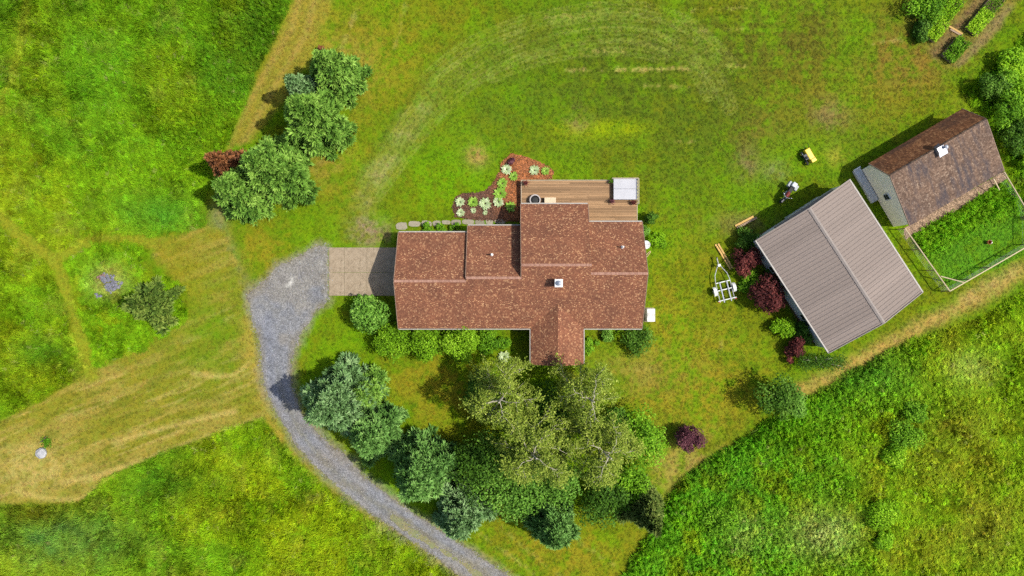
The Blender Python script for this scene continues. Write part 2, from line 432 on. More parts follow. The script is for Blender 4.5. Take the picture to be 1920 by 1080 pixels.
    hh = .26 + .32 * n2 + .25 * n4
    c, h, m1 = meadow(c, h, w, np.maximum(poly_sd(u, v, Z_NW), poly_sd(u, v, Z_W)), mc, hh)
    w = w + m1 * clamp01(.16 + .8 * np.exp(-((line_d(u, v, [(545, 0), (440, 240)]) - 55) / 45) ** 2))
    ic = one[..., None] * MEAD * 1.1
    ic = mix(ic, sstep(.45, .65, n3) * .7, MEADY)
    ic = mix(ic, sstep(.5, .62, n2) * .6, BRIGHT)
    ic = mix(ic, np.exp(-(((u - 205) / 34) ** 2 + ((v - 528) / 28) ** 2)) * .8, (.24, .24, .07))
    c, h, m2 = meadow(c, h, w, poly_sd(u, v, Z_ISLE) + j * .9, ic, .16 + .35 * n4)
    w = w + m2 * .35
    sc = mc * np.array((1.2, 1.2, 1.0))
    sc = mix(sc, sstep(.42, .72, fbm(u, v, 80, 43)) * .45, (.19, .265, .006))
    sc = mix(sc, clamp01(sstep(.60, .76, fbm(u, v, 34, 44)) * .2), (.22, .19, .02))
    for (bx, by, rx, ry, col, a) in ((310, 900, 80, 50, MEADD * 1.15, .85), (120, 1010, 130, 60, (.06, .16, .03), .8), (60, 960, 60, 22, OLIVE * .8, .9), (480, 820, 60, 40, BRIGHT, .5)):
        g = np.exp(-(((u - bx) / rx) ** 2 + ((v - by) / ry) ** 2)) * a
        sc = mix(sc, clamp01(g * (.5 + n3)), col)
    c, h, m3 = meadow(c, h, w, poly_sd(u, v, Z_SW), sc, hh)
    w = w + m3 * .15
    ec = one[..., None] * WEED
    east = sstep(1480, 1820, u + (v - 640) * .25 + (n2 - .5) * 260)
    ec = mix(ec, east * .65, (.195, .275, .005))
    ec = mix(ec, sstep(.45, .66, n3) * .5, BRIGHT * 1.1)
    ec = mix(ec, sstep(.55, .68, fbm(u, v, 50, 45)) * .6, MEADY)
    ec = mix(ec, east * sstep(.54, .68, fbm(u, v, 80, 46)) * .35, (.21, .19, .012))
    for (bx, by, rx, ry, col, a) in ((1540, 1000, 60, 40, (.27, .33, .08), .8), (1395, 1000, 40, 40, (.20, .30, .05), .6), (1500, 800, 60, 50, BRIGHT, .5), (1350, 900, 90, 50, (.06, .18, .010), .4), (1820, 690, 40, 30, (.27, .32, .06), .6), (1800, 800, 90, 60, (.17, .14, .015), .4), (1850, 1010, 60, 60, (.2, .16, .02), .4), (1640, 700, 80, 40, (.065, .17, .014), .6)):
        g = np.exp(-(((u - bx) / rx) ** 2 + ((v - by) / ry) ** 2)) * a
        ec = mix(ec, clamp01(g * (.5 + n3)), col)
    c, h, m4 = meadow(c, h, w, poly_sd(u, v, Z_SE), ec, (.25 + .45 * n2 + .4 * n4) * (1 - .45 * east) + .5 * np.exp(-((poly_sd(u, v, Z_SE) - 12) / 16) ** 2))
    w = w + m4 * clamp01(.75 - .45 * east + .5 * (n3 - .5))
    for pth, wd in ((PATH_W, 13), (PATH_B, 10), (smooth([(60, -60), (45, 60), (20, 160), (-30, 260)], 4), 10)):
        d = line_d(u, v, pth) + j * .45
        t = clamp01(np.exp(-(d / wd) ** 4) * (1.0 if wd > 11 or pth is PATH_B else .55))
        c = mix(c, t * .9, (.185, .205, .014)); h = h * (1 - t * .85); w = w * (1 - t)
    # pen
    sd = poly_sd(u, v, Z_PEN) + j * .25
    pm = sstep(-4, 4, sd)
    pc = one[..., None] * np.array((.075, .19, .010))
    tall = clamp01(np.exp(-(line_d(u, v, [(1735, 455), (1800, 410), (1880, 375)]) / 26) ** 2) * 1.3)
    pc = mix(pc, sstep(.5, .65, n3) * .5, LAWN)
    pc = mix(pc, tall * .8, (.14, .30, .008))
    c = c * (1 - pm[..., None]) + pc * pm[..., None]
    h = h * (1 - pm) + (.10 + .8 * tall) * pm; w = w * (1 - pm) + pm * (.25 + .6 * tall)
    # rough growth behind the coop, kitchen garden soil
    nm = sstep(-8, 8, poly_sd(u, v, Z_NE) + j)
    nc = one[..., None] * BRIGHT * .9
    nc = mix(nc, sstep(.48, .62, n3) * .7, MEADD * 1.2)
    nc = mix(nc, sstep(.55, .7, n2) * .5, (.17, .16, .02))
    c = c * (1 - nm[..., None]) + nc * nm[..., None]; h = h * (1 - nm) + (.25 + .5 * n4) * nm; w = w * (1 - nm) + .6 * nm
    gm = sstep(-6, 6, poly_sd(u, v, Z_GARD) + j * .6)
    gc = one[..., None] * (OLIVE * .9 + SOIL * .25)
    gc = mix(gc, clamp01(np.exp(-(line_d(u, v, [(1752, 100), (1840, 0)]) / 13) ** 2) * .9 * (.5 + .7 * n4)), SOIL)
    gc = mix(gc, clamp01(np.exp(-(line_d(u, v, [(1800, 125), (1890, 20)]) / 14) ** 2) * .75 * (.5 + .7 * n4)), (.2, .14, .07))
    c = c * (1 - gm[..., None]) + gc * gm[..., None]
    h = h * (1 - gm) + .09 * gm
    # bare footprints: drive, mulch, concrete, buildings
    bare = np.zeros_like(u)
    for p, mrg in ((DRIVE, 3), (MULCH, 2), (COOP_STRIP, 0), ([(612, 464), (760, 464), (760, 555), (612, 555)], 0)):
        bare = np.maximum(bare, sstep(mrg - 2, mrg + 4, poly_sd(u, v, p) + j * .35))
    dd = poly_sd(u, v, DRIVE)
    c = mix(c, clamp01(sstep(-16, 6, dd + j * .8) * .8), (.20, .185, .12))
    built = np.zeros_like(u)
    for p in ([(757, 445), (1193, 300 + 145), (1193, 612), (757, 612)], [(975, 345), (1190, 345), (1190, 450), (975, 450)], [(1000, 600), (1085, 600), (1085, 675), (1000, 675)],
              [(1400, 452), (1560, 362), (1684, 552), (1522, 645)], [(1612, 325), (1782, 226), (1842, 325), (1680, 422)]):
        built = np.maximum(built, (poly_sd(u, v, p) > 0).astype(float))
    c = mix(c, built, SOIL * .7)
    return c, h, clamp01(w), np.maximum(bare, built), dict(tall=np.maximum.reduce([m1, m2, m3, m4, nm]), pen=pm, hay=hay)

# ------------------------------------------------------------------ ground sheet
def axis(lim, step, far):
    a = np.arange(-lim, lim + step / 2, step)
    out = []; d = step; p = lim
    while p < far:
        d *= 1.35; p += d; out.append(p)
    out = np.array(out)
    return np.concatenate([-out[::-1], a, out])

def make_ground():
    xs = axis(49, .16, 4000); ys = axis(30, .16, 4000)
    X, Y = np.meshgrid(xs, ys)
    cc, hh, ww, bb, mk = growth(X, Y)
    Z = -0.004 + mk['tall'] * (fbm(X, Y, 2.2, 51) - .35) * .22 * (1 - bb)
    Z = np.where((np.abs(X) > 60) | (np.abs(Y) > 40), 0, Z)
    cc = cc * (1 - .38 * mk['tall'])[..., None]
    V = np.stack([X, Y, Z], -1).reshape(-1, 3)
    nx, ny = len(xs), len(ys)
    idx = np.arange(nx * ny).reshape(ny, nx)
    F = np.stack([idx[:-1, :-1], idx[:-1, 1:], idx[1:, 1:], idx[1:, :-1]], -1).reshape(-1, 4)
    m, nt, N, L, P = new_mat('turf')
    a = N.new('ShaderNodeAttribute'); a.attribute_name = 'col'
    n1 = noise_node(nt, 5.5, 5, .75); n2 = noise_node(nt, 1.3, 3, .6); n3 = noise_node(nt, 14, 3, .7)
    r1 = ramp(nt, [(.25, (.66, .70, .6)), (.5, (1, 1, 1)), (.75, (1.35, 1.28, 1.25))]); L.new(n1.outputs[0], r1.inputs[0])
    r3 = ramp(nt, [(.3, (.8, .82, .75)), (.7, (1.2, 1.18, 1.12))]); L.new(n3.outputs[0], r3.inputs[0])
    c1 = mixrgb(nt, 'MULTIPLY', 1.0, a.outputs['Color'], r1.outputs[0])
    c2 = mixrgb(nt, 'MULTIPLY', .8, c1, r3.outputs[0])
    r2 = ramp(nt, [(.35, (1.12, .98, 1)), (.65, (.9, 1.03, 1))]); L.new(n2.outputs[0], r2.inputs[0])
    c3 = mixrgb(nt, 'MULTIPLY', .8, c2, r2.outputs[0])
    L.new(c3, P.inputs['Base Color'])
    P.inputs['Roughness'].default_value = .95; P.inputs['Specular IOR Level'].default_value = .0
    bump(nt, n1.outputs[0], .7, .08, P)
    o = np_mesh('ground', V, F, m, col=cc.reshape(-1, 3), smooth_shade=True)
    tag(o, kind='structure')
make_ground()

def patch_sheet(name, poly, mat, z, step, jit, colf, rough_z=0.0, seed=1, margin=60):
    """a loose surface (gravel, bark) laid on the ground with a ragged edge"""
    p = np.array(poly); x0, y0 = p.min(0) - 8; x1, y1 = p.max(0) + 8
    us = np.arange(x0, x1, step / S); vs = np.arange(y0, y1, step / S)
    U, W = np.meshgrid(us, vs)
    sd = poly_sd(U, W, poly) + (fbm(U, W, 16, seed, 3) - .5) * jit + (fbm(U, W, 4, seed + 5, 2) - .5) * jit * .6
    sd = colf(U, W, sd, True)
    keepv = sd > 0
    X = (U - 960) * S; Y = (540 - W) * S
    Z = z + rough_z * fbm(U, W, 9, seed + 9, 3) * sstep(0, 6, sd)
    ny, nx = U.shape
    idx = np.arange(nx * ny).reshape(ny, nx)
    F = np.stack([idx[:-1, :-1], idx[1:, :-1], idx[1:, 1:], idx[:-1, 1:]], -1)
    k = keepv[:-1, :-1] & keepv[:-1, 1:] & keepv[1:, 1:] & keepv[1:, :-1]
    F = F[k]
    used = np.unique(F); rem = np.full(nx * ny, -1); rem[used] = np.arange(len(used))
    V = np.stack([X, Y, Z], -1).reshape(-1, 3)[used]
    C = colf(U, W, sd, False).reshape(-1, 3)[used]
    return np_mesh(name, V, rem[F], mat, col=C, smooth_shade=True)

def attr_mat(name, scale, lo, hi, bmp=.5, bd=.03, rough=.95):
    m, nt, N, L, P = new_mat(name)
    a = N.new('ShaderNodeAttribute'); a.attribute_name = 'col'
    n = noise_node(nt, scale, 4, .75); vz = N.new('ShaderNodeTexVoronoi'); vz.inputs['Scale'].default_value = scale * 1.6
    tc = N.new('ShaderNodeTexCoord'); L.new(tc.outputs['Object'], vz.inputs['Vector'])
    r = ramp(nt, [(.28, (lo,) * 3), (.72, (hi,) * 3)]); L.new(n.outputs[0], r.inputs[0])
    sep = N.new('ShaderNodeSeparateColor'); L.new(vz.outputs['Color'], sep.inputs[0])
    r2 = ramp(nt, [(0, (lo,) * 3), (1, (hi,) * 3)]); L.new(sep.outputs[0], r2.inputs[0])
    c = mixrgb(nt, 'MULTIPLY', 1., a.outputs['Color'], r.outputs[0])
    c = mixrgb(nt, 'MULTIPLY', .8, c, r2.outputs[0])
    L.new(c, P.inputs['Base Color']); P.inputs['Roughness'].default_value = rough; P.inputs['Specular IOR Level'].default_value = .15
    bump(nt, n.outputs[0], bmp, bd, P)
    return m

def gravel_col(u, v, sd, shape):
    med = line_d(u, v, smooth([(735, 970), (790, 1008), (850, 1045), (910, 1090), (1000, 1180)], 4)) + (fbm(u, v, 14, 77, 3) - .5) * 14
    if shape:
        return np.minimum(sd, np.where(u > 700, med - 3.5, 99))
    n = fbm(u, v, 60, 71); n2 = fbm(u, v, 14, 72); n3 = fbm(u, v, 5, 73, 2)
    c = np.array((.255, .26, .275)) * np.ones(u.shape + (1,))
    def mix(c, t, col): return c * (1 - t[..., None]) + np.asarray(col) * t[..., None]
    c = mix(c, sstep(.42, .62, n) * .7, (.30, .275, .235))
    edge = 1 - sstep(0, 16, sd + (n2 - .5) * 18)
    c = mix(c, edge * .7, (.27, .235, .155))
    top = (1 - sstep(560, 640, v))
    c = mix(c, top * .45 * sstep(.4, .6, n2), (.30, .285, .25))
    c = mix(c, clamp01(np.exp(-((line_d(u, v, [(539, 536), (546, 530), (547, 522)]) + (n2 - .5) * 5) / 4.) ** 2)), (.62, .60, .54))
    c = mix(c, clamp01(np.exp(-((line_d(u, v, smooth([(500, 600), (512, 700), (530, 760), (570, 820), (640, 890)], 4))) / 14) ** 2) * .5), (.235, .25, .30))
    c = mix(c, clamp01(np.exp(-(((u - 620) / 40) ** 2 + ((v - 860) / 26) ** 2)) * .6), (.30, .25, .18))
    cen = smooth([(520, 620), (518, 690), (540, 765), (582, 835), (650, 905), (740, 965), (850, 1035), (960, 1110)], 4)
    dc = line_d(u, v, cen) + (n2 - .5) * 7
    low = sstep(640, 760, v)
    c = mix(c, clamp01(np.exp(-(dc / 6.5) ** 2) * .45 * low * (.3 + n3)), (.24, .22, .12))
    c = mix(c, clamp01(np.exp(-((dc - 15) / 5.) ** 2) * .35 * low), (.34, .345, .37))
    c = c * (.75 + .5 * n3[..., None]) * (.85 + .3 * n2[..., None]) * .60
    return c
M_GRAVEL = attr_mat('gravel', 9, .62, 1.38)
tag(patch_sheet('gravel_driveway', DRIVE, M_GRAVEL, .006, .1, 9, gravel_col, .012, 61), kind='structure')

def mulch_col(u, v, sd, shape):
    if shape: return sd
    n = fbm(u, v, 9, 81); n2 = fbm(u, v, 30, 82)
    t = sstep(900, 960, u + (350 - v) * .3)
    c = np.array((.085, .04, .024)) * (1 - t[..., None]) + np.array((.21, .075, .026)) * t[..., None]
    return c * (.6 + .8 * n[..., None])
M_MULCH = attr_mat('bark_mulch', 9, .35, 1.75, .9, .05)
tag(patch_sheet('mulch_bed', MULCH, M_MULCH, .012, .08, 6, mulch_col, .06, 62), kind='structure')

def strip_col(u, v, sd, shape):
    if shape: return sd
    n = fbm(u, v, 7, 91)
    return np.array((.19, .13, .085)) * (.6 + .8 * n[..., None])
tag(patch_sheet('bark_strip', COOP_STRIP, M_MULCH, .012, .08, 4, strip_col, .05, 63), kind='structure')

# ------------------------------------------------------------------ building materials
def shingle_mat(name, stops, rot=0, bw=.13, rh=.085, stain=None):
    m, nt, N, L, P = new_mat(name)
    tc = N.new('ShaderNodeTexCoord'); mp = N.new('ShaderNodeMapping')
    mp.inputs['Rotation'].default_value = (0, 0, rot); L.new(tc.outputs['Object'], mp.inputs[0])
    def brick(w, h, off):
        b = N.new('ShaderNodeTexBrick'); b.offset = off
        b.inputs['Color1'].default_value = (0, 0, 0, 1); b.inputs['Color2'].default_value = (1, 1, 1, 1); b.inputs['Mortar'].default_value = (.1, .1, .1, 1)
        b.inputs['Scale'].default_value = 1; b.inputs['Mortar Size'].default_value = .006; b.inputs['Brick Width'].default_value = w; b.inputs['Row Height'].default_value = h
        L.new(mp.outputs[0], b.inputs['Vector']); return b
    b1 = brick(bw, rh, .37); b2 = brick(bw * .63, rh, .61)
    mixv = mixrgb(nt, 'MIX', .42, b1.outputs['Color'], b2.outputs['Color'])
    nf = noise_node(nt, 20, 2, .8)
    mixw = mixrgb(nt, 'MIX', .22, mixv, nf.outputs[0])
    r = ramp(nt, stops); L.new(mixw, r.inputs[0])
    nb = noise_node(nt, .7, 4, .6); rb = ramp(nt, [(.3, (.78, .80, .83)), (.7, (1.16, 1.13, 1.08))]); L.new(nb.outputs[0], rb.inputs[0])
    c = mixrgb(nt, 'MULTIPLY', .9, r.outputs[0], rb.outputs[0])
    if stain:
        col, sc, lo, hi, stretch = stain
        ns = noise_node(nt, sc, 5, .65, stretch=stretch); rs = ramp(nt, [(lo, (0, 0, 0)), (hi, (1, 1, 1))]); L.new(ns.outputs[0], rs.inputs[0])
        c = mixrgb(nt, 'MIX', rs.outputs[0], c, col)
    L.new(c, P.inputs['Base Color']); P.inputs['Roughness'].default_value = .9; P.inputs['Specular IOR Level'].default_value = .15
    bump(nt, mixw, .5, .02, P)
    return m
BR = [(.08, (0.116, 0.048, 0.030)), (.35, (0.160, 0.065, 0.037)), (.56, (0.207, 0.086, 0.048)), (.69, (0.275, 0.127, 0.067)), (.765, (0.407, 0.226, 0.117)), (.97, (0.506, 0.314, 0.173))]
M_SHING = shingle_mat('brown_shingles', BR)
M_SHING_R = shingle_mat('brown_shingles_porch', BR, math.pi / 2)
M_RIDGE = plain('ridge_shingles', (.44, .25, .18), (.26, .13, .09), 7, .9, stretch=(1, .1, .1))
M_SIDING = plain('siding', (.52, .47, .38), (.45, .40, .33), 3, .7)
M_WHITE = plain('white_paint', (.66, .66, .64), (.54, .54, .52), 3, .45, spec=.4)
M_TRIM = plain('pale_trim', (.50, .46, .40), (.40, .36, .31), 4, .5)
M_RAKE = plain('brown_rake', (.30, .20, .14), (.22, .14, .10), 4, .6)
M_GUT = plain('grey_gutter', (.34, .31, .275), (.28, .255, .225), 4, .5)
M_GLASS, _nt, _N, _L, _P = new_mat('dark_glass')
_P.inputs['Base Color'].default_value = (.02, .025, .03, 1); _P.inputs['Roughness'].default_value = .06
M_STEELV = plain('galvanised', (.55, .56, .58), (.36, .37, .39), 5, .35, .7)
M_BLACK = plain('black_rubber', (.018, .018, .018), (.03, .03, .03), 9, .7)
M_DARKM = plain('dark_metal', (.06, .06, .065), (.025, .025, .03), 8, .45, .6)
M_CONC = None
def concrete_mat():
    m, nt, N, L, P = new_mat('concrete')
    n = noise_node(nt, 2.2, 6, .65); r = ramp(nt, [(.25, (.19, .145, .095)), (.5, (.275, .215, .145)), (.78, (.33, .265, .185))]); L.new(n.outputs[0], r.inputs[0])
    n2 = noise_node(nt, 3.8, 4, .6); r2 = ramp(nt, [(.59, (0, 0, 0)), (.74, (.8, .8, .8))]); L.new(n2.outputs[0], r2.inputs[0])
    c = mixrgb(nt, 'MIX', r2.outputs[0], r.outputs[0], (.12, .09, .055))
    n3 = noise_node(nt, 12, 3, .7); r3 = ramp(nt, [(.3, (.8, .8, .8)), (.7, (1.15, 1.15, 1.15))]); L.new(n3.outputs[0], r3.inputs[0])
    c = mixrgb(nt, 'MULTIPLY', 1, c, r3.outputs[0])
    L.new(c, P.inputs['Base Color']); P.inputs['Roughness'].default_value = .85; P.inputs['Specular IOR Level'].default_value = .2
    bump(nt, n3.outputs[0], .2, .01, P); return m
M_CONC = concrete_mat()
def board_mat(name, c1, c2, along=0, var=.35):
    m, nt, N, L, P = new_mat(name)
    st = (.6, 14, 14) if along == 0 else (14, .6, 14)
    n = noise_node(nt, 2.0, 4, .65, stretch=st); r = ramp(nt, [(.3, c2), (.7, c1)]); L.new(n.outputs[0], r.inputs[0])
    oi = N.new('ShaderNodeObjectInfo'); r2 = ramp(nt, [(0, (1 - var,) * 3), (.5, (1, 1, 1)), (1, (1 + var, 1 + var, 1 + var))]); L.new(oi.outputs['Random'], r2.inputs[0])
    c = mixrgb(nt, 'MULTIPLY', 1, r.outputs[0], r2.outputs[0])
    L.new(c, P.inputs['Base Color']); P.inputs['Roughness'].default_value = .8; P.inputs['Specular IOR Level'].default_value = .2
    return m
M_DECK = board_mat('deck_boards', (.305, .188, .098), (.215, .126, .062), 0, .28)
M_LUMBER = board_mat('fresh_lumber', (.55, .36, .12), (.42, .25, .08), 0, .15)
M_RAILW = board_mat('fence_timber', (.46, .38, .24), (.34, .27, .16), 0, .15)
M_OLDW = board_mat('weathered_wood', (.28, .20, .13), (.17, .12, .08), 0, .3)

# ------------------------------------------------------------------ house
ZE, PT, YS = 2.45, .55, -3.27
SEC = [(-9.18, -3.58, .54, 4.50), (-3.58, .72, .79, 5.05), (.72, 6.12, 1.77, 6.78), (6.12, 10.5, 1.12, 5.33)]   # x0, x1, ridge y, north eave y
def zs(y): return ZE + PT * (y - YS)
house = thing('house', 'long house with stepped brown shingle roof and front porch gable', 'house', (0.7, .8, 0))
HL = Vector((.7, .8, 0))
def hp(mb, name, mat, bevel=0, parent=None):
    o = mb.build(name, mat, parent or house, bevel)
    if parent is None: o.location = -HL
    return o
TH = .16
pts = [(SEC[0][0], YS, ZE)]
pts.append((SEC[-1][1], YS, ZE))
for x0, x1, yr, yn in SEC[::-1]:
    pts.append((x1, yr, zs(yr))); pts.append((x0, yr, zs(yr)))
south = hp(MB().slab(pts, TH), 'roof_slope', M_SHING)
for i, (x0, x1, yr, yn) in enumerate(SEC):
    zr = zs(yr); zn = zr - PT * (yn - yr)
    e = .004 * i
    hp(MB().slab([(x0, yr, zr), (x1, yr, zr), (x1, yn, zn), (x0, yn, zn)], TH), 'roof_slope', M_SHING)
    # ridge cap of overlapping pieces
    mb = MB(); k = int((x1 - x0) / .2)
    for q in range(k):
        xa = x0 + (x1 - x0) * q / k; xb = xa + .23 if q < k - 1 else x1
        lift = .012 + .012 * (q % 2)
        mb.add([(xa, yr - .10, zr - .10 * PT + lift), (xb, yr - .10, zr - .10 * PT + lift + .01), (xb, yr, zr + lift + .035), (xa, yr, zr + lift + .025), (xa, yr + .10, zr - .10 * PT + lift), (xb, yr + .10, zr - .10 * PT + lift + .01)], [(0, 1, 2, 3), (3, 2, 5, 4)])
    hp(mb, 'ridge_cap', M_RIDGE)
    hp(MB().box(((x0 + x1) / 2, yn + .06, zn - .08), (x1 - x0 - .02, .10, .12)), 'gutter', M_GUT, .015)
    # solid wall block under the roof
    wx0 = x0 + .28; wx1 = x1 - .28 if i in (3,) else x1 + .1
    if i == 2: wx1 = x1 - .02
    ws = YS + .45; wn_ = yn - .4; dz = .19
    a = [(ws, 0), (wn_, 0), (wn_, zn + PT * (yn - wn_) - dz), (yr, zr - dz), (ws, zs(ws) - dz)]
    vs = [(wx0, y, z) for y, z in a] + [(wx1, y, z) for y, z in a]
    w = hp(MB().add(vs, [(0, 1, 2, 3, 4), (9, 8, 7, 6, 5)] + [(q, q + 5, (q + 1) % 5 + 5, (q + 1) % 5) for q in range(5)]), 'wall', M_SIDING)
    # windows on the north wall, and south
    spots = {0: [-6.6], 1: [-1.9], 2: [2.3, 4.6], 3: [8.6]}[i]
    for xw in spots:
        for (yy, sgn) in ((wn_, 1), (ws, -1)):
            if sgn < 0 and .9 < xw < 3.2: continue
            fr = hp(MB().box((xw, yy + sgn * .03, 1.45), (1.3, .08, 1.15)), 'window', M_WHITE, .01)
            for s2 in (-1, 1):
                pn = MB().box((xw + s2 * .3, yy + sgn * .075, 1.45), (.54, .03, .98)).build('pane', M_GLASS, fr)
for (xa, xb) in ((SEC[0][0], 1.5), (5.79, SEC[-1][1])):
    hp(MB().box(((xa + xb) / 2, YS - .06, ZE - .08), (xb - xa, .08, .12)), 'gutter', M_GUT, .015)
def rake(x, y0, z0, y1, z1):
    hp(MB().bar((x, y0, z0 - .085), (x, y1, z1 - .085), .04, .18), 'rake_trim', M_RAKE)
x0, x1, yr, yn = SEC[0]; rake(x0 - .027, YS, ZE, yr, zs(yr)); rake(x0 - .027, yr, zs(yr), yn, zs(yr) - PT * (yn - yr))
x0, x1, yr, yn = SEC[3]; rake(x1 + .027, YS, ZE, yr, zs(yr)); rake(x1 + .027, yr, zs(yr), yn, zs(yr) - PT * (yn - yr))
x0, x1, yr, yn = SEC[2]; rake(x0 - .027, .9, zs(yr) - PT * 0 - .48, yr, zs(yr)); rake(x0 - .027, yr, zs(yr), yn, zs(yr) - PT * (yn - yr)); rake(x1 + .027, 5.35, zs(yr) - PT * (5.35 - yr), yn, zs(yr) - PT * (yn - yr))
x0, x1, yr, yn = SEC[1]; rake(x0 - .027, yr, zs(yr), yn, zs(yr) - PT * (yn - yr))
# two garage doors in the west gable
for yc in (-1.15, 2.1):
    d = hp(MB().box((SEC[0][0] + .24, yc, 1.08), (.08, 2.6, 2.14)), 'garage_door', M_WHITE, .01)
    for q in range(4):
        MB().box((SEC[0][0] + .19, yc, .29 + q * .53), (.03, 2.5, .48)).build('door_panel', M_WHITE, d, .01)
# porch gable
PX0, PX1, PY = 1.51, 5.78, -6.2
PXR = (PX0 + PX1) / 2; PZR = ZE + PT * (PXR - PX0) * .92
yv = YS + (PZR - ZE) / PT
e = .02
hp(MB().slab([(PX0, PY, ZE + e), (PXR, PY, PZR + e), (PXR, yv, PZR + e), (PX0, YS, ZE + e)], .12), 'porch_roof', M_SHING_R)
hp(MB().slab([(PXR, PY, PZR + e), (PX1, PY, ZE + e), (PX1, YS, ZE + e), (PXR, yv, PZR + e)], .12), 'porch_roof', M_SHING_R)
for sx, xx in ((1, PX0), (-1, PX1)):
    hp(MB().box((xx - sx * .05, (PY + YS) / 2, ZE - .08), (.08, YS - PY - .14, .12)), 'gutter', M_GUT, .012)
    hp(MB().box((xx + sx * .25, PY + .3, (ZE - .1) / 2 + .1), (.14, .14, ZE - .25)), 'porch_post', M_WHITE, .01)
hp(MB().add([(PX0 + .1, PY + .25, ZE - .08), (PX1 - .1, PY + .25, ZE - .08), (PXR, PY + .25, PZR - .14), (PX0 + .1, PY + .33, ZE - .08), (PX1 - .1, PY + .33, ZE - .08), (PXR, PY + .33, PZR - .14)], [(0, 1, 2), (5, 4, 3), (0, 3, 4, 1), (1, 4, 5, 2), (2, 5, 3, 0)]), 'porch_gable', M_WHITE)
hp(MB().box(((PX0 + PX1) / 2, (PY + YS) / 2 + .3, .09), (3.9, 3.0, .18)), 'porch_floor', M_CONC, .02)
dr = hp(MB().box((PXR, YS + .42, 1.2), (.95, .08, 2.05)), 'door', plain('door_red', (.25, .05, .03)), .01)
MB().lathe([(.03, -.03), (.035, 0), (.02, .03)], (PXR + .36, YS + .34, 1.1), 10, 'Y').build('handle', M_STEELV, dr)
# flue, plumbing vents
f = gx(1047, 531, 5.1)
ch = hp(MB().box((f.x, f.y, 4.9), (.5, .5, 1.1)), 'chimney', M_WHITE, .02)
MB().box((f.x, f.y, 5.48), (.62, .62, .06)).build('chimney_cap', M_WHITE, ch, .015)
MB().lathe([(.12, 5.5), (.12, 5.64), (.2, 5.65), (.03, 5.75)], (f.x, f.y, 0), 14).build('flue_pipe', M_STEELV, ch)
for (vx, vy, vz) in ((922, 477, 4.2), (1168, 463, 4.0)):
    g = gx(vx, vy, vz)
    zt = (zs(.79) - PT * (g.y - .79)) if vx < 1000 else (zs(1.12) - PT * (g.y - 1.12))
    hp(MB().lathe([(.13, zt - .1), (.11, zt + .06), (.06, zt + .08), (.06, zt + .62), (.04, zt + .62)], (g.x, g.y, 0), 12), 'vent_pipe', M_WHITE)
# satellite dish on the east gable wall
g = gx(1211, 459, 2.5)
ds = thing('satellite_dish', 'small round white dish fixed to the east gable of the house', 'dish', (g.x, g.y, 2.5), 0)
MB().lathe([(.05, -.02), (.2, .01), (.31, .06), (.34, .10), (.33, .105), (.2, .04), (.05, .015)], (0, 0, 0), 22).build('reflector', M_WHITE, ds)
MB().tube([(0, 0, -.02), (-.2, 0, -.15), (-.6, 0, -.15)], .025, 8).build('mount_arm', M_STEELV, ds)
MB().tube([(.3, 0, .05), (.12, 0, .38)], .014, 6).build('feed_arm', M_STEELV, ds)

# ------------------------------------------------------------------ timber deck
DZ = .6
g0 = gx(978, 337, DZ); g1 = gx(1194, 418, DZ)
dx0, dx1, dyN = g0.x, g1.x, g0.y
deck = thing('deck', 'timber deck of brown boards behind the house', 'deck', ((dx0 + dx1) / 2, 7.2, 0))
DL = Vector(deck.location)
y = dyN - .16; row = 0
while y > 4.95:
    xa = dx0 if y > 6.3 else 6.16
    cuts = [xa] + sorted(random.uniform(xa + .8, dx1 - .8) if dx1 - xa > 3 else (xa + dx1) / 2 for _ in range(2 if xa < 2 else 1)) + [dx1]
    if row % 3: cuts = [xa, xa + (dx1 - xa) * (.42 if row % 2 else .58), dx1]
    for a, b in zip(cuts[:-1], cuts[1:]):
        if b - a < .2: continue
        o = MB().box((0, 0, 0), (b - a - .006, .132, .035)).build('plank', M_DECK, deck, .004)
        o.location = Vector(((a + b) / 2, y, DZ + random.uniform(-.003, .003))) - DL
    y -= .142; row += 1
def dk(mb, name, mat, bevel=0):
    o = mb.build(name, mat, deck, bevel); o.location = -DL; return o
M_RIM = board_mat('deck_rim', (.52, .42, .30), (.42, .33, .22), 0, .05)
dk(MB().box(((dx0 + dx1) / 2, dyN - .04, DZ - .09), (dx1 - dx0 + .1, .045, .24)), 'rim_board', M_RIM)
dk(MB().box((dx0 - .03, (dyN + 6.6) / 2 - .06, DZ - .09), (.045, dyN - 6.6, .24)), 'rim_board', M_RIM)
dk(MB().box((dx1 + .03, (dyN + 5.2) / 2 - .06, DZ - .09), (.045, dyN - 5.2, .24)), 'rim_board', M_RIM)
for xx in np.linspace(dx0 + .3, dx1 - .3, 6): dk(MB().box((xx, dyN - .2, DZ / 2 - .08), (.12, .12, DZ - .1)), 'deck_post', M_OLDW)
for (xa, ya, xb, yb, nn) in ((dx1 - 2.15, dyN + .02, dx1 + .02, dyN + .02, 8), (dx1 + .04, dyN, dx1 + .04, dyN - 2.1, 8)):
    dk(MB().bar((xa, ya, 1.32), (xb, yb, 1.32), .05, .04), 'handrail', M_RIM)
    for t in np.linspace(0.02, .98, nn): dk(MB().box((xa + (xb - xa) * t, ya + (yb - ya) * t, .96), (.05, .05, .72)), 'baluster', M_WHITE)

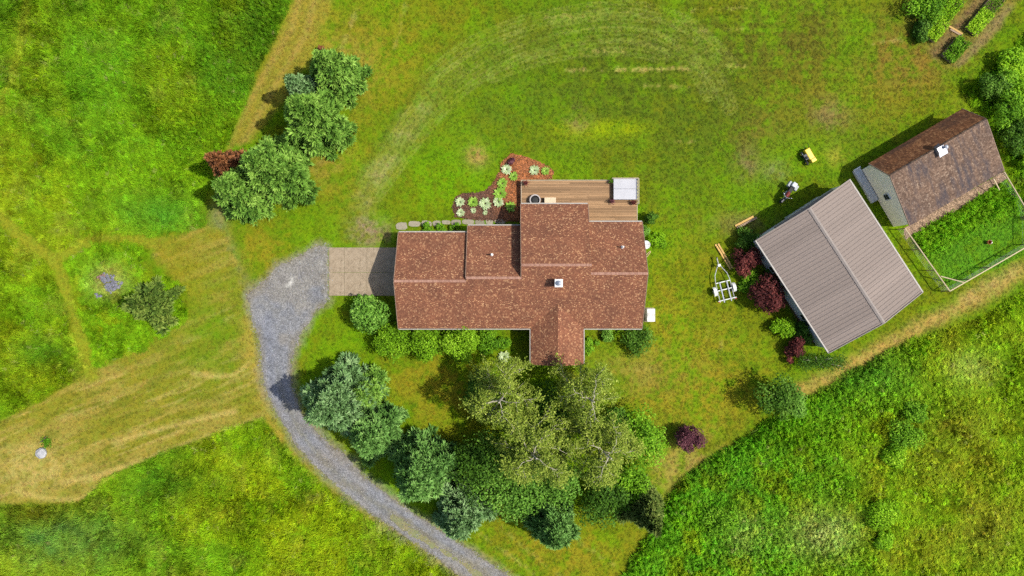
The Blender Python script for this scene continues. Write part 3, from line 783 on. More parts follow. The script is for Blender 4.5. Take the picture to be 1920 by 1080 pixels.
# ------------------------------------------------------------------ metal barn
RZ = math.atan2(-.839, .5445)
bl = Vector((586 * S, 39 * S, 0))
barn = thing('metal_barn', 'metal barn with ribbed taupe roof and white walls', 'barn', bl, RZ)
BLN, BW, BE, BR_ = 10.75, 8.9, 2.6, 3.8
M_ROOFM = board_mat('taupe_steel', (.222, .180, .154), (.186, .150, .129), 1, .09)
M_RIB_TRIM = plain('taupe_trim', (.24, .205, .18), (.20, .17, .15), 2, .5)
NP = 11; pw = BLN / NP
prof = [(0, 0)]
for c in (.163, .489, .815):
    c = c / .977 * pw
    prof += [(c - .05, 0), (c - .022, .034), (c + .022, .034), (c + .05, 0)]
prof += [(pw - .004, 0)]
def panel_mesh(sgn):
    vs = []; hw = BW / 2
    for (x, z) in prof: vs += [(x, 0.02 * sgn, BR_ + z - .005), (x, sgn * hw, BE + z)]
    n = len(prof); fs = [(2 * i, 2 * i + 1, 2 * i + 3, 2 * i + 2) for i in range(n - 1)]
    b = len(vs)
    vs += [(0, 0.02 * sgn, BR_ - .06), (0, sgn * hw, BE - .055), (pw - .004, 0.02 * sgn, BR_ - .06), (pw - .004, sgn * hw, BE - .055)]
    fs += [(b, b + 2, b + 3, b + 1)] + [tuple([2 * i + 1 for i in range(n)] + [b + 3, b + 1])] + [(0, 1, b + 1, b), (2 * n - 2, 2 * n - 1, b + 3, b + 2)]
    return MB().add(vs, fs)
for sgn in (1, -1):
    first = None
    for i in range(NP):
        if first is None: o = first = panel_mesh(sgn).build('roof_panel', M_ROOFM, barn)
        else:
            o = first.copy(); COL.objects.link(o); o.parent = barn
        o.location = (-BLN / 2 + i * pw, 0, 0)
mb = MB().add([(-BLN / 2 - .05, -.15, BR_ + .015), (BLN / 2 + .05, -.15, BR_ + .015), (-BLN / 2 - .05, 0, BR_ + .08), (BLN / 2 + .05, 0, BR_ + .08), (-BLN / 2 - .05, .15, BR_ + .015), (BLN / 2 + .05, .15, BR_ + .015)], [(0, 1, 3, 2), (2, 3, 5, 4)])
mb.build('ridge_cap', M_RIB_TRIM, barn)
hl, hw = BLN / 2 - .15, BW / 2 - .25
a = [(-hw, 0), (hw, 0), (hw, BE + .02), (0, BR_ - .1), (-hw, BE + .02)]
vs = [(-hl, y, z) for y, z in a] + [(hl, y, z) for y, z in a]
MB().add(vs, [(0, 1, 2, 3, 4), (9, 8, 7, 6, 5)] + [(q, q + 5, (q + 1) % 5 + 5, (q + 1) % 5) for q in range(5)]).build('wall', M_WHITE, barn)
for sgn in (1, -1):
    for sx in (1, -1):
        MB().bar((sx * (BLN / 2 + .03), 0, BR_ + .0), (sx * (BLN / 2 + .03), sgn * (BW / 2 + .03), BE), .06, .16).build('rake_trim', M_RIB_TRIM, barn)
    MB().box((0, sgn * (BW / 2 + .07), BE - .05), (BLN + .1, .12, .12)).build('gutter', M_GUT, barn, .012)
for q, xw in enumerate((-2.2, 2.5)):
    w = MB().box((xw, -hw - .03, 1.45), (1.25, .08, .95)).build('window', M_WHITE, barn, .01)
    for s2 in (-1, 1): MB().box((xw + s2 * .29, -hw - .08, 1.45), (.52, .04, .78)).build('pane', M_GLASS, w)
d = MB().box((-hl - .05, 1.0, 1.15), (.1, 3.2, 2.3)).build('sliding_door', M_WHITE, barn, .01)
MB().box((-hl - .14, .2, 2.42), (.24, 5.6, .2)).build('door_track', M_RIB_TRIM, barn, .02)
for q in range(6): MB().box((-hl - .11, -.4 + q * .55, 1.15), (.03, .05, 2.2)).build('door_rib', M_TRIM, d)
MB().box((hl + .03, -2.4, 1.05), (.08, .95, 2.1)).build('side_door', M_TRIM, barn, .01)

# ------------------------------------------------------------------ old shingled coop
crz = math.atan2(.505, .863)
cl = Vector((748.7 * S, 247 * S, 0))
coop = thing('chicken_coop', 'old shed with mossy brown shingle roof and cream gable wall', 'shed', cl, crz)
M_OLD_S = shingle_mat('old_shingles_south', [(0, (0.062, 0.037, 0.027)), (.4, (0.121, 0.078, 0.054)), (.62, (0.172, 0.111, 0.078)), (.8, (0.242, 0.175, 0.125)), (1, (0.307, 0.235, 0.169))], 0, .15, .12, ((.050, .044, .050), .5, .49, .66, (2.0, .55, .5)))
M_OLD_N = shingle_mat('old_shingles_north', [(0, (0.065, 0.026, 0.014)), (.4, (0.141, 0.059, 0.027)), (.65, (0.216, 0.096, 0.043)), (.85, (0.314, 0.162, 0.076)), (1, (0.389, 0.223, 0.115))], 0, .15, .12, ((.055, .030, .022), .5, .50, .72, (.5, 2.4, 1)))
CL, YN, YSE, CR, CN, CS = 4.41, 1.49, -4.47, 3.7, 1.9, 2.5
MB().slab([(-CL, 0, CR), (-CL, YSE, CS), (CL, YSE, CS), (CL, 0, CR)], .1).build('roof_slope', M_OLD_S, coop)
MB().slab([(-CL, 0, CR), (CL, 0, CR), (CL, YN, CN), (-CL, YN, CN)], .1).build('roof_slope', M_OLD_N, coop)
mb = MB()
for q in range(34):
    xa = -CL + q * .26; xb = min(xa + .3, CL)
    zz = CR + .012 + .012 * (q % 2) + random.uniform(0, .01)
    mb.add([(xa, -.13, zz - .04), (xb, -.13, zz - .03), (xb, 0, zz + .02), (xa, 0, zz + .012), (xa, .1, zz - .11), (xb, .1, zz - .10)], [(0, 1, 2, 3), (3, 2, 5, 4)])
mb.build('ridge_cap', M_OLD_S, coop)
ci = CL - .1
M_CREAM = plain('cream_siding', (.92, .82, .64), (.85, .75, .57), 2.5, .6)
a = [(YSE + .1, 0), (YN - .35, 0), (YN - .35, CN + .27), (0, CR - .13), (YSE + .1, CS - .08)]
vs = [(-ci, y, z) for y, z in a] + [(ci, y, z) for y, z in a]
MB().add(vs, [(0, 1, 2, 3, 4), (9, 8, 7, 6, 5)] + [(q, q + 5, (q + 1) % 5 + 5, (q + 1) % 5) for q in range(5)]).build('wall', M_CREAM, coop)
for (ya, za, yb, zb) in ((0, CR, YSE, CS), (0, CR, YN, CN)):
    for sx in (-1, 1):
        MB().bar((sx * (CL + .015), ya, za - .06), (sx * (CL + .015), yb, zb - .06), .03, .11).build('rake_trim', M_RAKE, coop)
w = MB().box((-ci - .03, -1.66, 1.56), (.08, .62, .78)).build('window', M_WHITE, coop, .01)
for s2 in (-1, 1): MB().box((-ci - .08, -1.66, 1.56 + s2 * .17), (.03, .46, .28)).build('pane', M_GLASS, w)
vt = thing('roof_vent', '', '', (0, 0, 0)); bpy.data.objects.remove(vt)
vx = gx(1762, 281, 3.75); lv = Matrix.Rotation(-crz, 3, 'Z') @ (vx - cl)
rv = MB().box((lv.x, lv.y, CR + .12), (.62, .5, .34)).build('roof_vent', M_STEELV, coop, .02)
MB().box((lv.x + .05, lv.y - .34, CR + .16), (.75, .4, .03), 0, .35).build('vent_flap', M_STEELV, rv)
MB().box((lv.x - .1, lv.y + .3, CR + .2), (.5, .36, .03), .2, -.3).build('vent_flap', M_DARKM, rv)
MB().lathe([(.1, CR + .28), (.1, CR + .5), (.16, CR + .51), (.02, CR + .58)], (lv.x + .3, lv.y, 0), 10).build('vent_cap', M_STEELV, rv)
st = thing('concrete_step', 'pale concrete ledge along the cream gable of the old shed', 'ledge', coop.matrix_basis @ Vector((-ci - .36, -.15, 0)), crz)
MB().box((0, 0, .16), (.62, 3.1, .32)).build('slab', plain('pale_concrete', (.55, .55, .53), (.42, .42, .40), 3, .8), st, .02)
MB().box((0, 1.6, .36), (.66, .1, .1)).build('lit_rim', M_WHITE, st, .01)  # sunlight on the ledge's north rim, painted as a white bar

# ------------------------------------------------------------------ concrete pad, stone path
pad = bpy.data.objects.new('concrete_pad', None); COL.objects.link(pad); pad.location = gx(680, 510); tag(pad, kind='structure')
PL = Vector(pad.location)
for (xa, xb) in ((617, 646), (646, 688), (688, 764)):
    for (ya, yb) in ((464, 511), (511, 554.5)):
        A = gx(xa, yb); B = gx(xb, ya)
        o = MB().box((0, 0, 0), (B.x - A.x - .014, B.y - A.y - .014, .12)).build('slab', M_CONC, pad, .012)
        o.location = Vector(((A.x + B.x) / 2, (A.y + B.y) / 2, -.03 + random.uniform(-.004, .004))) - PL
path = bpy.data.objects.new('stone_path', None); COL.objects.link(path); path.location = gx(830, 417); tag(path, kind='structure')
M_STONE = board_mat('path_stone', (.26, .23, .17), (.19, .17, .12), 0, .2)
px = 742
while px < 930:
    w = random.uniform(15, 24); 
    cy = 419 - (px - 742) * .02 + random.uniform(-1.5, 1.5) if px > 765 else 424
    hh = random.uniform(8, 12) if px > 765 else 15
    c = gx(px + w / 2, cy); n = 7
    pl = [((w / 2 - .2) * S * math.copysign(abs(math.cos(t)) ** .6, math.cos(t)) * random.uniform(.9, 1.03), hh / 2 * S * math.copysign(abs(math.sin(t)) ** .6, math.sin(t)) * random.uniform(.88, 1.05)) for t in [2 * math.pi * k / 9 + .2 for k in range(9)]]
    o = MB().prism(pl, -.03, .035).build('paving_stone', M_STONE, path, .012)
    o.location = Vector((c.x, c.y, random.uniform(0, .01))) - Vector(path.location); o.rotation_euler.z = random.uniform(-.1, .1)
    px += w + .6

# ------------------------------------------------------------------ foliage builders
def unit(a): return a / np.maximum(np.linalg.norm(a, axis=-1, keepdims=True), 1e-9)

def leaves(P, D, Nn, Ln, W):
    """kite-shaped leaf quads from root P along D, broad side facing Nn"""
    D = unit(D); Sd = unit(np.cross(D, Nn)); Nn = np.cross(Sd, D)
    Ln = np.asarray(Ln)[:, None]; W = np.asarray(W)[:, None]
    mid = P + D * Ln * .48 + Nn * Ln * .06
    V = np.stack([P, mid + Sd * W / 2, P + D * Ln - Nn * Ln * .05, mid - Sd * W / 2], 1).reshape(-1, 3)
    F = np.arange(len(P) * 4).reshape(-1, 4)
    return V, F

def join(parts):
    V = []; F = []; T = []; n = 0
    for v, f, t in parts:
        V.append(v); F.append(f + n); T.append(t); n += len(v)
    return np.concatenate(V), np.concatenate(F), np.concatenate(T)

def conifer(name, label, base, r, h, mat, seed, dens=1.0, group=None, lean=(0, 0), trunk=None, skirt=.04, gap=0., cat='tree'):
    rg = np.random.default_rng(seed)
    root = thing(name, label, cat, base, 0, group)
    nw = int(2.1 * h + 3); tt = []; aa = []       # whorls of branches, tier above tier
    for w_i in range(nw):
        kb = int(round(8 * dens ** .5 - 2.5 * w_i / nw)); a0 = rg.uniform(0, 6.28)
        for q in range(kb):
            tt.append(skirt + (1 - skirt) * (1 - (1 - (w_i + .5 + rg.normal(0, .12)) / nw) ** .85)); aa.append(a0 + 2 * math.pi * q / kb + rg.normal(0, .16))
    t = np.clip(np.array(tt), .02, .985); az = np.array(aa); nb = len(t)
    lobes = 1 + .10 * np.sin(az * 3 + seed) + .09 * np.sin(az * 5 + seed * 2.1)
    Lb = r * (1 - t) ** .93 * lobes * rg.uniform(.74, 1.10, nb) + .15
    if gap: Lb *= np.where(rg.random(nb) < gap, .55, 1)
    el = np.radians(-12 + 50 * t ** 1.5 + rg.normal(0, 7, nb))
    out = []
    for i in range(nb):
        d = np.array((math.cos(az[i]) * math.cos(el[i]), math.sin(az[i]) * math.cos(el[i]), math.sin(el[i])))
        side = unit(np.cross(d, (0, 0, 1.0))); up = np.cross(side, d)
        m = max(3, int(Lb[i] / .24))
        s = .22 + .78 * (np.arange(m) + .6 * rg.random(m)) / m
        wid = .27 * Lb[i] ** .8 * (1.10 - s) ** .8
        org = np.array((lean[0] * t[i], lean[1] * t[i], t[i] * h))
        sh = rg.uniform(.0, .45)
        for sg in (-1, 0, 1):                    # needle tufts on the spine and on both side twigs
            nod = org + d * (s * Lb[i])[:, None] + np.array((0, 0, 1.)) * (.10 * Lb[i] * s ** 2 - .08 * Lb[i] * s)[:, None]
            nod = nod + side * (sg * wid * rg.uniform(.7, 1.2, m))[:, None] - d * (abs(sg) * .25 * wid)[:, None] + rg.normal(0, .05, (m, 3))
            k = int(11 * dens + 3)
            Pn = np.repeat(nod, k, 0); sn = np.repeat(s, k)
            out_d = unit(d + side * sg * .75)
            D = out_d * .75 + up * .35 + rg.normal(0, .48, (m * k, 3))
            Lt = rg.uniform(.18, .46, m * k) * (.85 + .45 * sn ** 3) * (.75 + .5 * min(1, Lb[i] / 2.2))
            V, F = leaves(Pn - unit(D) * .06, D, up + rg.normal(0, .5, (m * k, 3)), Lt, .04 + .17 * Lt)
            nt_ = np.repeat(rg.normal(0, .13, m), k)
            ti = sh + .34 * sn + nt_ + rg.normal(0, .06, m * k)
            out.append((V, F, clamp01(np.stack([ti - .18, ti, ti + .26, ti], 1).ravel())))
    k = 12                                       # leader
    P = np.array((lean[0], lean[1], h * .97)) + rg.normal(0, .04, (k, 3)); V, F = leaves(P, rg.normal(0, .5, (k, 3)) + (0, 0, 1.), rg.normal(0, 1, (k, 3)), np.full(k, .4), np.full(k, .1))
    out.append((V, F, np.full(k * 4, .9)))
    V, F, T = join(out)
    np_mesh('crown', V, F, mat, root, tint=T)
    MB().tube([(0, 0, -.1), (lean[0] * .5, lean[1] * .5, h * .5), (lean[0], lean[1], h * .97)], [.05 + .028 * h, .03 + .014 * h, .02], 7).build('trunk', trunk or M_BARK, root)
    return root

def broadleaf(name, label, base, r, h, mat, seed, n=2600, leaf=.15, nl=16, group=None, cat='shrub', clear=.15, stems=4, droop=0., flat=1.0, tmean=.5, lobe=.40, bark=None, crown='crown'):
    """crown of leaf clumps carried by limbs"""
    rg = np.random.default_rng(seed)
    root = thing(name, label, cat, base, 0, group)
    zc = h * (clear + (1 - clear) * .5); rzv = h * (1 - clear) * .5
    C = []; tries = 0
    while len(C) < nl and tries < 5000:
        tries += 1
        p = rg.normal(0, 1, 3); p = p / np.linalg.norm(p) * rg.random() ** .35 * .72
        if p[2] < -.55: continue
        q = p * (r, r, rzv * flat)
        if all(np.linalg.norm(q - c) > r * .28 for c in C): C.append(q)
    C = np.array(C); rl = r * lobe * rg.uniform(.5, 1.35, len(C))
    wgt = rl ** 2; cnt = np.maximum(20, (n * wgt / wgt.sum()).astype(int))
    out = []
    for c, rr, k in zip(C, rl, cnt):
        d = unit(rg.normal(0, 1, (k, 3))); d[:, 2] = np.abs(d[:, 2]) * np.where(rg.random(k) < .82, 1, -1)
        rad = rr * (1 - .45 * rg.random(k) ** 2) * (1 + .15 * np.sin(d[:, 0] * 7 + d[:, 1] * 5 + c[0] * 9))
        P = c + d * rad[:, None] * (1, 1, .85) + (0, 0, zc)
        P[:, 2] = np.maximum(P[:, 2], .05)
        Nn = d + (0, 0, .55) + rg.normal(0, .5, (k, 3))
        D = np.cross(Nn, rg.normal(0, 1, (k, 3))) - np.array((0, 0, droop))
        Ls = leaf * rg.uniform(.6, 1.35, k)
        V, F = leaves(P - unit(D) * Ls[:, None] * .5, D, Nn, Ls, Ls * .62)
        ti = clamp01(tmean + rg.normal(0, .17, k) + rg.normal(0, .12) + .12 * (d[:, 2] - .4))
        out.append((V, F, np.repeat(ti, 4)))
    V, F, T = join(out)
    np_mesh(crown, V, F, mat, root, tint=T)
    mb = MB()
    for k in range(stems):
        c = C[int(rg.integers(len(C)))] + (0, 0, zc)
        a = rg.uniform(-.06, .06, 2) * (1 if stems > 1 else 0)
        mid = (a[0] + c[0] * .35, a[1] + c[1] * .35, c[2] * .5)
        rr = .022 * h + .01
        mb.tube([(a[0], a[1], -.08), mid, tuple(c)], [rr, rr * .7, rr * .25], 6)
    mb.build('trunk' if cat == 'tree' else 'stem', bark or M_BARK, root)
    return root

def birch(name, label, base, r, h, mat, seed, lean=(0, 0), nl=11, group=None, nleaf=15):
    rg = np.random.default_rng(seed)
    root = thing(name, label, 'tree', base, 0, group)
    tr = [np.array((lean[0] * s ** 1.5, lean[1] * s ** 1.5, h * .86 * s)) + (rg.normal(0, .1, 3) * (1, 1, 0) if s > 0 else 0) for s in np.linspace(0, 1, 7)]
    mb = MB(); mb.tube([tuple(p - (0, 0, .1 if i == 0 else 0)) for i, p in enumerate(tr)], list(np.linspace(.17, .045, 7)), 8)
    mb.build('trunk', M_BIRCH, root)
    lim = MB(); tw = MB(); parts = []
    for k in range(nl):
        s = .38 + .6 * (k + rg.random()) / nl
        p0 = tr[0] + 0
        ii = s * 6; a = int(min(ii, 5)); p0 = tr[a] + (tr[a + 1] - tr[a]) * (ii - a)
        az = k * 2.4 + rg.normal(0, .3)
        Ll = r * (1.12 - .5 * (s - .38)) * rg.uniform(.75, 1.1)
        dz = rg.uniform(.35, .75)
        P = [p0]
        wob = rg.normal(0, .5)
        for q in range(1, 7):
            f = q / 6
            a2 = az + wob * f
            P.append(p0 + np.array((math.cos(a2) * Ll * f, math.sin(a2) * Ll * f, Ll * (dz * f * 1.5 - 1.15 * dz * f * f))) + rg.normal(0, .05, 3))
        lim.tube([tuple(p) for p in P], [.040, .033, .027, .021, .015, .010, .006], 6)
        for sb in range(9):
            f = rg.uniform(.10, 1.0); ii = f * 6; a = int(min(ii, 5)); b0 = P[a] + (P[a + 1] - P[a]) * (ii - a)
            a3 = az + rg.choice((-1, 1)) * rg.uniform(.35, 1.1); ls = Ll * rg.uniform(.22, .46)
            B = [b0 + np.array((math.cos(a3) * ls * g, math.sin(a3) * ls * g, ls * (.45 * g - .75 * g * g))) for g in np.linspace(0, 1, 4)]
            lim.tube([tuple(p) for p in B], [.015, .012, .009, .005], 5)
            for g in range(11):                  # hanging leafy twigs
                e = rg.random(); jj = e * 3; c = int(min(jj, 2)); q0 = B[c] + (B[c + 1] - B[c]) * (jj - c)
                a4 = a3 + rg.normal(0, 1.0); lt = rg.uniform(.35, .8)
                n = nleaf; tt = rg.random(n)
                Pt = q0 + np.stack([math.cos(a4) * lt * tt, math.sin(a4) * lt * tt, rg.uniform(-.06, .14) - .75 * lt * tt ** 1.5], 1) + rg.normal(0, .07, (n, 3))
                D = rg.normal(0, .6, (n, 3)) + (math.cos(a4) * .7, math.sin(a4) * .7, -.55)
                Ls = rg.uniform(.10, .20, n)
                V, F = leaves(Pt, D, rg.normal(0, .5, (n, 3)) + (0, 0, 1.), Ls, Ls * .50)
                parts.append((V, F, np.repeat(clamp01(rg.normal(.45, .2, n) + rg.normal(0, .12)), 4)))
    lim.build('branches', M_BIRCH, root)
    V, F, T = join(parts)
    np_mesh('crown', V, F, mat, root, tint=T)
    return root

M_BARK = plain('bark', (.13, .10, .075), (.06, .045, .035), 8, .9, bmp=.5, stretch=(1, 1, .25))
M_BIRCH = plain('birch_bark', (.50, .45, .34), (.28, .25, .18), 7, .7, stretch=(1, 1, 1.5))
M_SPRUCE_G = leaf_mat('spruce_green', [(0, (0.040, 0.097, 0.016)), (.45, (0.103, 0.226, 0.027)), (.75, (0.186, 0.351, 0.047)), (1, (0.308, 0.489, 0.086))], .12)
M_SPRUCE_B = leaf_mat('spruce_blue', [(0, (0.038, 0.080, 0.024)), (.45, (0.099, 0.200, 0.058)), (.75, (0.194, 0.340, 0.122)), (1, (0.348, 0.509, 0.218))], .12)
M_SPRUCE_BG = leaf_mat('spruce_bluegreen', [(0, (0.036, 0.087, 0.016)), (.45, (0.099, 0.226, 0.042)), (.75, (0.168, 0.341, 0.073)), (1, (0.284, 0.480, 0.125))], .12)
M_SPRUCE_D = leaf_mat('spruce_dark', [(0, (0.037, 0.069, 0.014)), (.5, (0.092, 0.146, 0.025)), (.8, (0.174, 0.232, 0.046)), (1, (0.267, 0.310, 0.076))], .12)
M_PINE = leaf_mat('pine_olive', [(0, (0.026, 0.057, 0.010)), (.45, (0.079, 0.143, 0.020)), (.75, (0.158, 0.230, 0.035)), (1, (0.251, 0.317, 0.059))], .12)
M_DEAD = leaf_mat('dead_needles', [(0, (0.047, 0.024, 0.014)), (.4, (0.136, 0.059, 0.028)), (.75, (0.287, 0.113, 0.042)), (1, (0.389, 0.183, 0.071))], .12)
M_DEADB = leaf_mat('dead_brown', [(0, (.06, .03, .018)), (.5, (.16, .085, .045)), (1, (.30, .18, .10))], .12)
M_BIRCHL = leaf_mat('birch_leaf', [(0, (0.098, 0.159, 0.014)), (.5, (0.240, 0.318, 0.038)), (.8, (0.383, 0.455, 0.071)), (1, (0.570, 0.635, 0.129))], .3)
M_LEAF = leaf_mat('leaf_green', [(0, (0.044, 0.130, 0.007)), (.5, (0.118, 0.276, 0.010)), (.8, (0.197, 0.405, 0.017)), (1, (0.315, 0.535, 0.034))], .28)
M_LEAFB = leaf_mat('leaf_bright', [(0, (0.080, 0.194, 0.006)), (.5, (0.196, 0.402, 0.009)), (.8, (0.304, 0.535, 0.018)), (1, (0.435, 0.639, 0.035))], .28)
M_LEAFY = leaf_mat('leaf_yellowgreen', [(0, (0.055, 0.136, 0.005)), (.5, (0.136, 0.292, 0.008)), (.8, (0.227, 0.428, 0.014)), (1, (0.328, 0.544, 0.032))], .28)
M_LEAFD = leaf_mat('leaf_dark', [(0, (0.022, 0.061, 0.006)), (.5, (0.059, 0.142, 0.011)), (.8, (0.105, 0.224, 0.020)), (1, (0.168, 0.298, 0.038))], .22)
M_LILAC = leaf_mat('leaf_lilac', [(0, (0.044, 0.120, 0.012)), (.5, (0.110, 0.248, 0.025)), (.8, (0.197, 0.391, 0.051)), (1, (0.331, 0.526, 0.102))], .22)
M_RED = leaf_mat('leaf_burgundy', [(0, (0.036, 0.012, 0.012)), (.5, (0.098, 0.026, 0.024)), (.8, (0.202, 0.048, 0.040)), (1, (0.390, 0.120, 0.088))], .25)
M_PURP = leaf_mat('leaf_purple', [(0, (0.044, 0.016, 0.022)), (.5, (0.111, 0.036, 0.048)), (.8, (0.195, 0.072, 0.084)), (1, (0.312, 0.156, 0.156))], .22)
M_HOSTA_W = leaf_mat('hosta_white', [(0, (.16, .24, .08)), (.5, (.40, .50, .24)), (1, (.70, .74, .52))], .2)
M_HOSTA_G = leaf_mat('hosta_green', [(0, (.09, .20, .02)), (.5, (.20, .37, .035)), (1, (.40, .52, .12))], .2)

# ------------------------------------------------------------------ conifers
def B(px, py): return gx(px, py)
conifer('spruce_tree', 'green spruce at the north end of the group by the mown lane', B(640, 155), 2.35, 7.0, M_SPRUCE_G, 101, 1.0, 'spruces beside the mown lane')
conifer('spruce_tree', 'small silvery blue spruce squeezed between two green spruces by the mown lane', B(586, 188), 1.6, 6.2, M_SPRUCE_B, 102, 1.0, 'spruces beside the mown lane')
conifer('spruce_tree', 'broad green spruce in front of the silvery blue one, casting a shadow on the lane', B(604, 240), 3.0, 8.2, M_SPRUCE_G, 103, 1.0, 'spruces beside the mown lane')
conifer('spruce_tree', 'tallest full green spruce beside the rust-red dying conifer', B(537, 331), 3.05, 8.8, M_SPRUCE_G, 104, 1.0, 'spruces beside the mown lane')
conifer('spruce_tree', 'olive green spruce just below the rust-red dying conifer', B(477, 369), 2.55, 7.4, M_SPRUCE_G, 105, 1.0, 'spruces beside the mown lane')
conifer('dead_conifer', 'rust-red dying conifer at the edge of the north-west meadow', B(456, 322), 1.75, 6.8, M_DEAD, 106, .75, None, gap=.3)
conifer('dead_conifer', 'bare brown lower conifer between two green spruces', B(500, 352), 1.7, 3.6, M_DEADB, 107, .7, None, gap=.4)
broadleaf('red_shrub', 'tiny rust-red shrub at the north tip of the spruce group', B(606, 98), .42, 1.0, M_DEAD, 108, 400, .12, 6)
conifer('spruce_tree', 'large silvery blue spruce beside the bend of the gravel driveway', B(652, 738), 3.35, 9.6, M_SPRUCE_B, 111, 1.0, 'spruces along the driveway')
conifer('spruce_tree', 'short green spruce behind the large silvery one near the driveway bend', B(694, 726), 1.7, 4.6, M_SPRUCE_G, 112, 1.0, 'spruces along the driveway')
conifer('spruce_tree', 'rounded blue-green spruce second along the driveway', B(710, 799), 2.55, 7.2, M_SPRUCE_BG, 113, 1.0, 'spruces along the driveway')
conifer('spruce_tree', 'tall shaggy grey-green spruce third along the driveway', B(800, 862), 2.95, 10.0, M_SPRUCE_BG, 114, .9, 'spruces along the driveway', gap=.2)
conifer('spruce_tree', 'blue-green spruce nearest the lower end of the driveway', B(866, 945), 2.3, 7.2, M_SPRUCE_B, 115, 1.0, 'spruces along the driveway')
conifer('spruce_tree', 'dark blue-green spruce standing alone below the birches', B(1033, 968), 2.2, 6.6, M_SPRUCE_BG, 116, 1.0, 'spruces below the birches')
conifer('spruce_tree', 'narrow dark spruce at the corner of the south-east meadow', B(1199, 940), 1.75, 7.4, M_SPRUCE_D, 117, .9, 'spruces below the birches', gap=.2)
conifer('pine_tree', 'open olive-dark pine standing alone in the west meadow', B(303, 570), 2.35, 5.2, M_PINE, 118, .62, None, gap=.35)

# ------------------------------------------------------------------ birches and the trees under them
BG = 'birches in front of the porch'
birch('birch_tree', 'pale-limbed birch just left of the porch', B(950, 716), 2.35, 9.5, M_BIRCHL, 201, (-.5, -.6), 12, BG, 14)
birch('birch_tree', 'sparse birch right of the porch with the most bare white limbs', B(1076, 716), 2.2, 9.5, M_BIRCHL, 202, (.6, -.3), 12, BG, 10)
birch('birch_tree', 'broad birch in the middle of the grove', B(1000, 806), 2.8, 10.5, M_BIRCHL, 203, (-.2, -.4), 14, BG, 16)
birch('birch_tree', 'olive birch at the east side of the grove', B(1104, 806), 2.4, 10, M_BIRCHL, 204, (.5, -.4), 13, BG, 15)
UG = 'leafy trees under the birches'
broadleaf('leafy_tree', 'dark leafy tree at the west edge of the birch grove', B(905, 845), 2.7, 4.6, M_LEAFD, 211, 5200, .2, 20, UG, 'tree', .25)
broadleaf('leafy_tree', 'fresh green leafy tree at the south-west foot of the birch grove', B(953, 905), 2.9, 4.4, M_LILAC, 212, 6000, .2, 22, UG, 'tree', .2)
broadleaf('leafy_tree', 'bright green leafy tree by the lawn east of the birches', B(1190, 812), 2.4, 3.6, M_LEAF, 213, 4600, .19, 18, UG, 'tree', .2, tmean=.55)
broadleaf('leafy_tree', 'small dark leafy tree between the birches and the bright green one', B(1150, 790), 1.5, 3.0, M_LEAFD, 214, 2200, .19, 12, UG, 'tree', .2)
broadleaf('leafy_tree', 'dark leafy tree below the birches, right of the lone spruce', B(1122, 918), 2.2, 4.4, M_LEAFD, 215, 3800, .2, 16, UG, 'tree', .25, tmean=.4)
broadleaf('leafy_tree', 'low light green tree at the south-east foot of the grove', B(1170, 900), 2.1, 2.8, M_LEAF, 216, 3400, .19, 14, UG, 'tree', .12)
broadleaf('leafy_tree', 'shaded dark undergrowth tree in the heart of the birch grove', B(1040, 770), 2.6, 3.2, M_LEAFD, 217, 3800, .2, 16, UG, 'tree', .15, tmean=.4)
broadleaf('leafy_tree', 'green undergrowth tree below the middle birch', B(1035, 892), 2.7, 3.6, M_LILAC, 218, 4600, .2, 18, UG, 'tree', .15, tmean=.45)
broadleaf('leafy_tree', 'dark shrubby tree beside the porch, left of the birches', B(905, 735), 1.9, 2.6, M_LEAFD, 219, 2800, .19, 13, UG, 'tree', .15)

# ------------------------------------------------------------------ lone shrubs and trees on the lawns
broadleaf('leafy_tree', 'small dark green tree at the edge of the south-east meadow, below the metal barn', B(1442, 737), 1.9, 3.8, M_LEAFD, 221, 3400, .18, 15, None, 'tree', .25, tmean=.55)
broadleaf('leafy_tree', 'pale green young tree growing into the edge of the south-east meadow', B(1475, 752), 1.3, 2.2, M_LILAC, 222, 1600, .17, 10, None, 'tree', .2)
broadleaf('purple_shrub', 'round purple shrub standing alone on the yellowed lawn', B(1284, 816), 1.22, 2.7, M_PURP, 223, 5200, .14, 30, None, 'shrub', .0, lobe=.36)
broadleaf('burgundy_shrub', 'loose burgundy shrub nearest the trailer', B(1390, 486), 1.45, 1.9, M_RED, 224, 2600, .16, 13, 'burgundy shrubs along the metal barn', 'shrub', .05, tmean=.55)
broadleaf('burgundy_shrub', 'largest dark burgundy shrub beside the metal barn', B(1432, 557), 1.7, 2.6, M_RED, 225, 4200, .17, 16, 'burgundy shrubs along the metal barn', 'shrub', .05, tmean=.42)
broadleaf('burgundy_shrub', 'smallest burgundy shrub, at the south corner of the metal barn', B(1482, 648), 1.0, 1.6, M_RED, 226, 1900, .15, 11, 'burgundy shrubs along the metal barn', 'shrub', .05, tmean=.62)
broadleaf('burgundy_shrub', 'low burgundy sprig in front of the smallest burgundy shrub', B(1478, 668), .5, .9, M_RED, 227, 500, .14, 6, 'burgundy shrubs along the metal barn', 'shrub', .05, tmean=.6)
GB = 'green shrubs along the metal barn'
broadleaf('green_shrub', 'bright yellow-green shrub between two burgundy shrubs', B(1460, 612), 1.0, 1.3, M_LEAFB, 228, 2200, .14, 12, GB, 'shrub', .0)
broadleaf('green_shrub', 'low green shrub between the loose and the largest burgundy shrubs', B(1406, 522), .8, 1.0, M_LEAF, 229, 1300, .14, 9, GB, 'shrub', 0., tmean=.6)
broadleaf('green_shrub', 'dark shrub at the north corner of the metal barn', B(1400, 447), 1.2, 1.3, M_LEAFD, 230, 1700, .15, 10, GB, 'shrub', 0.)
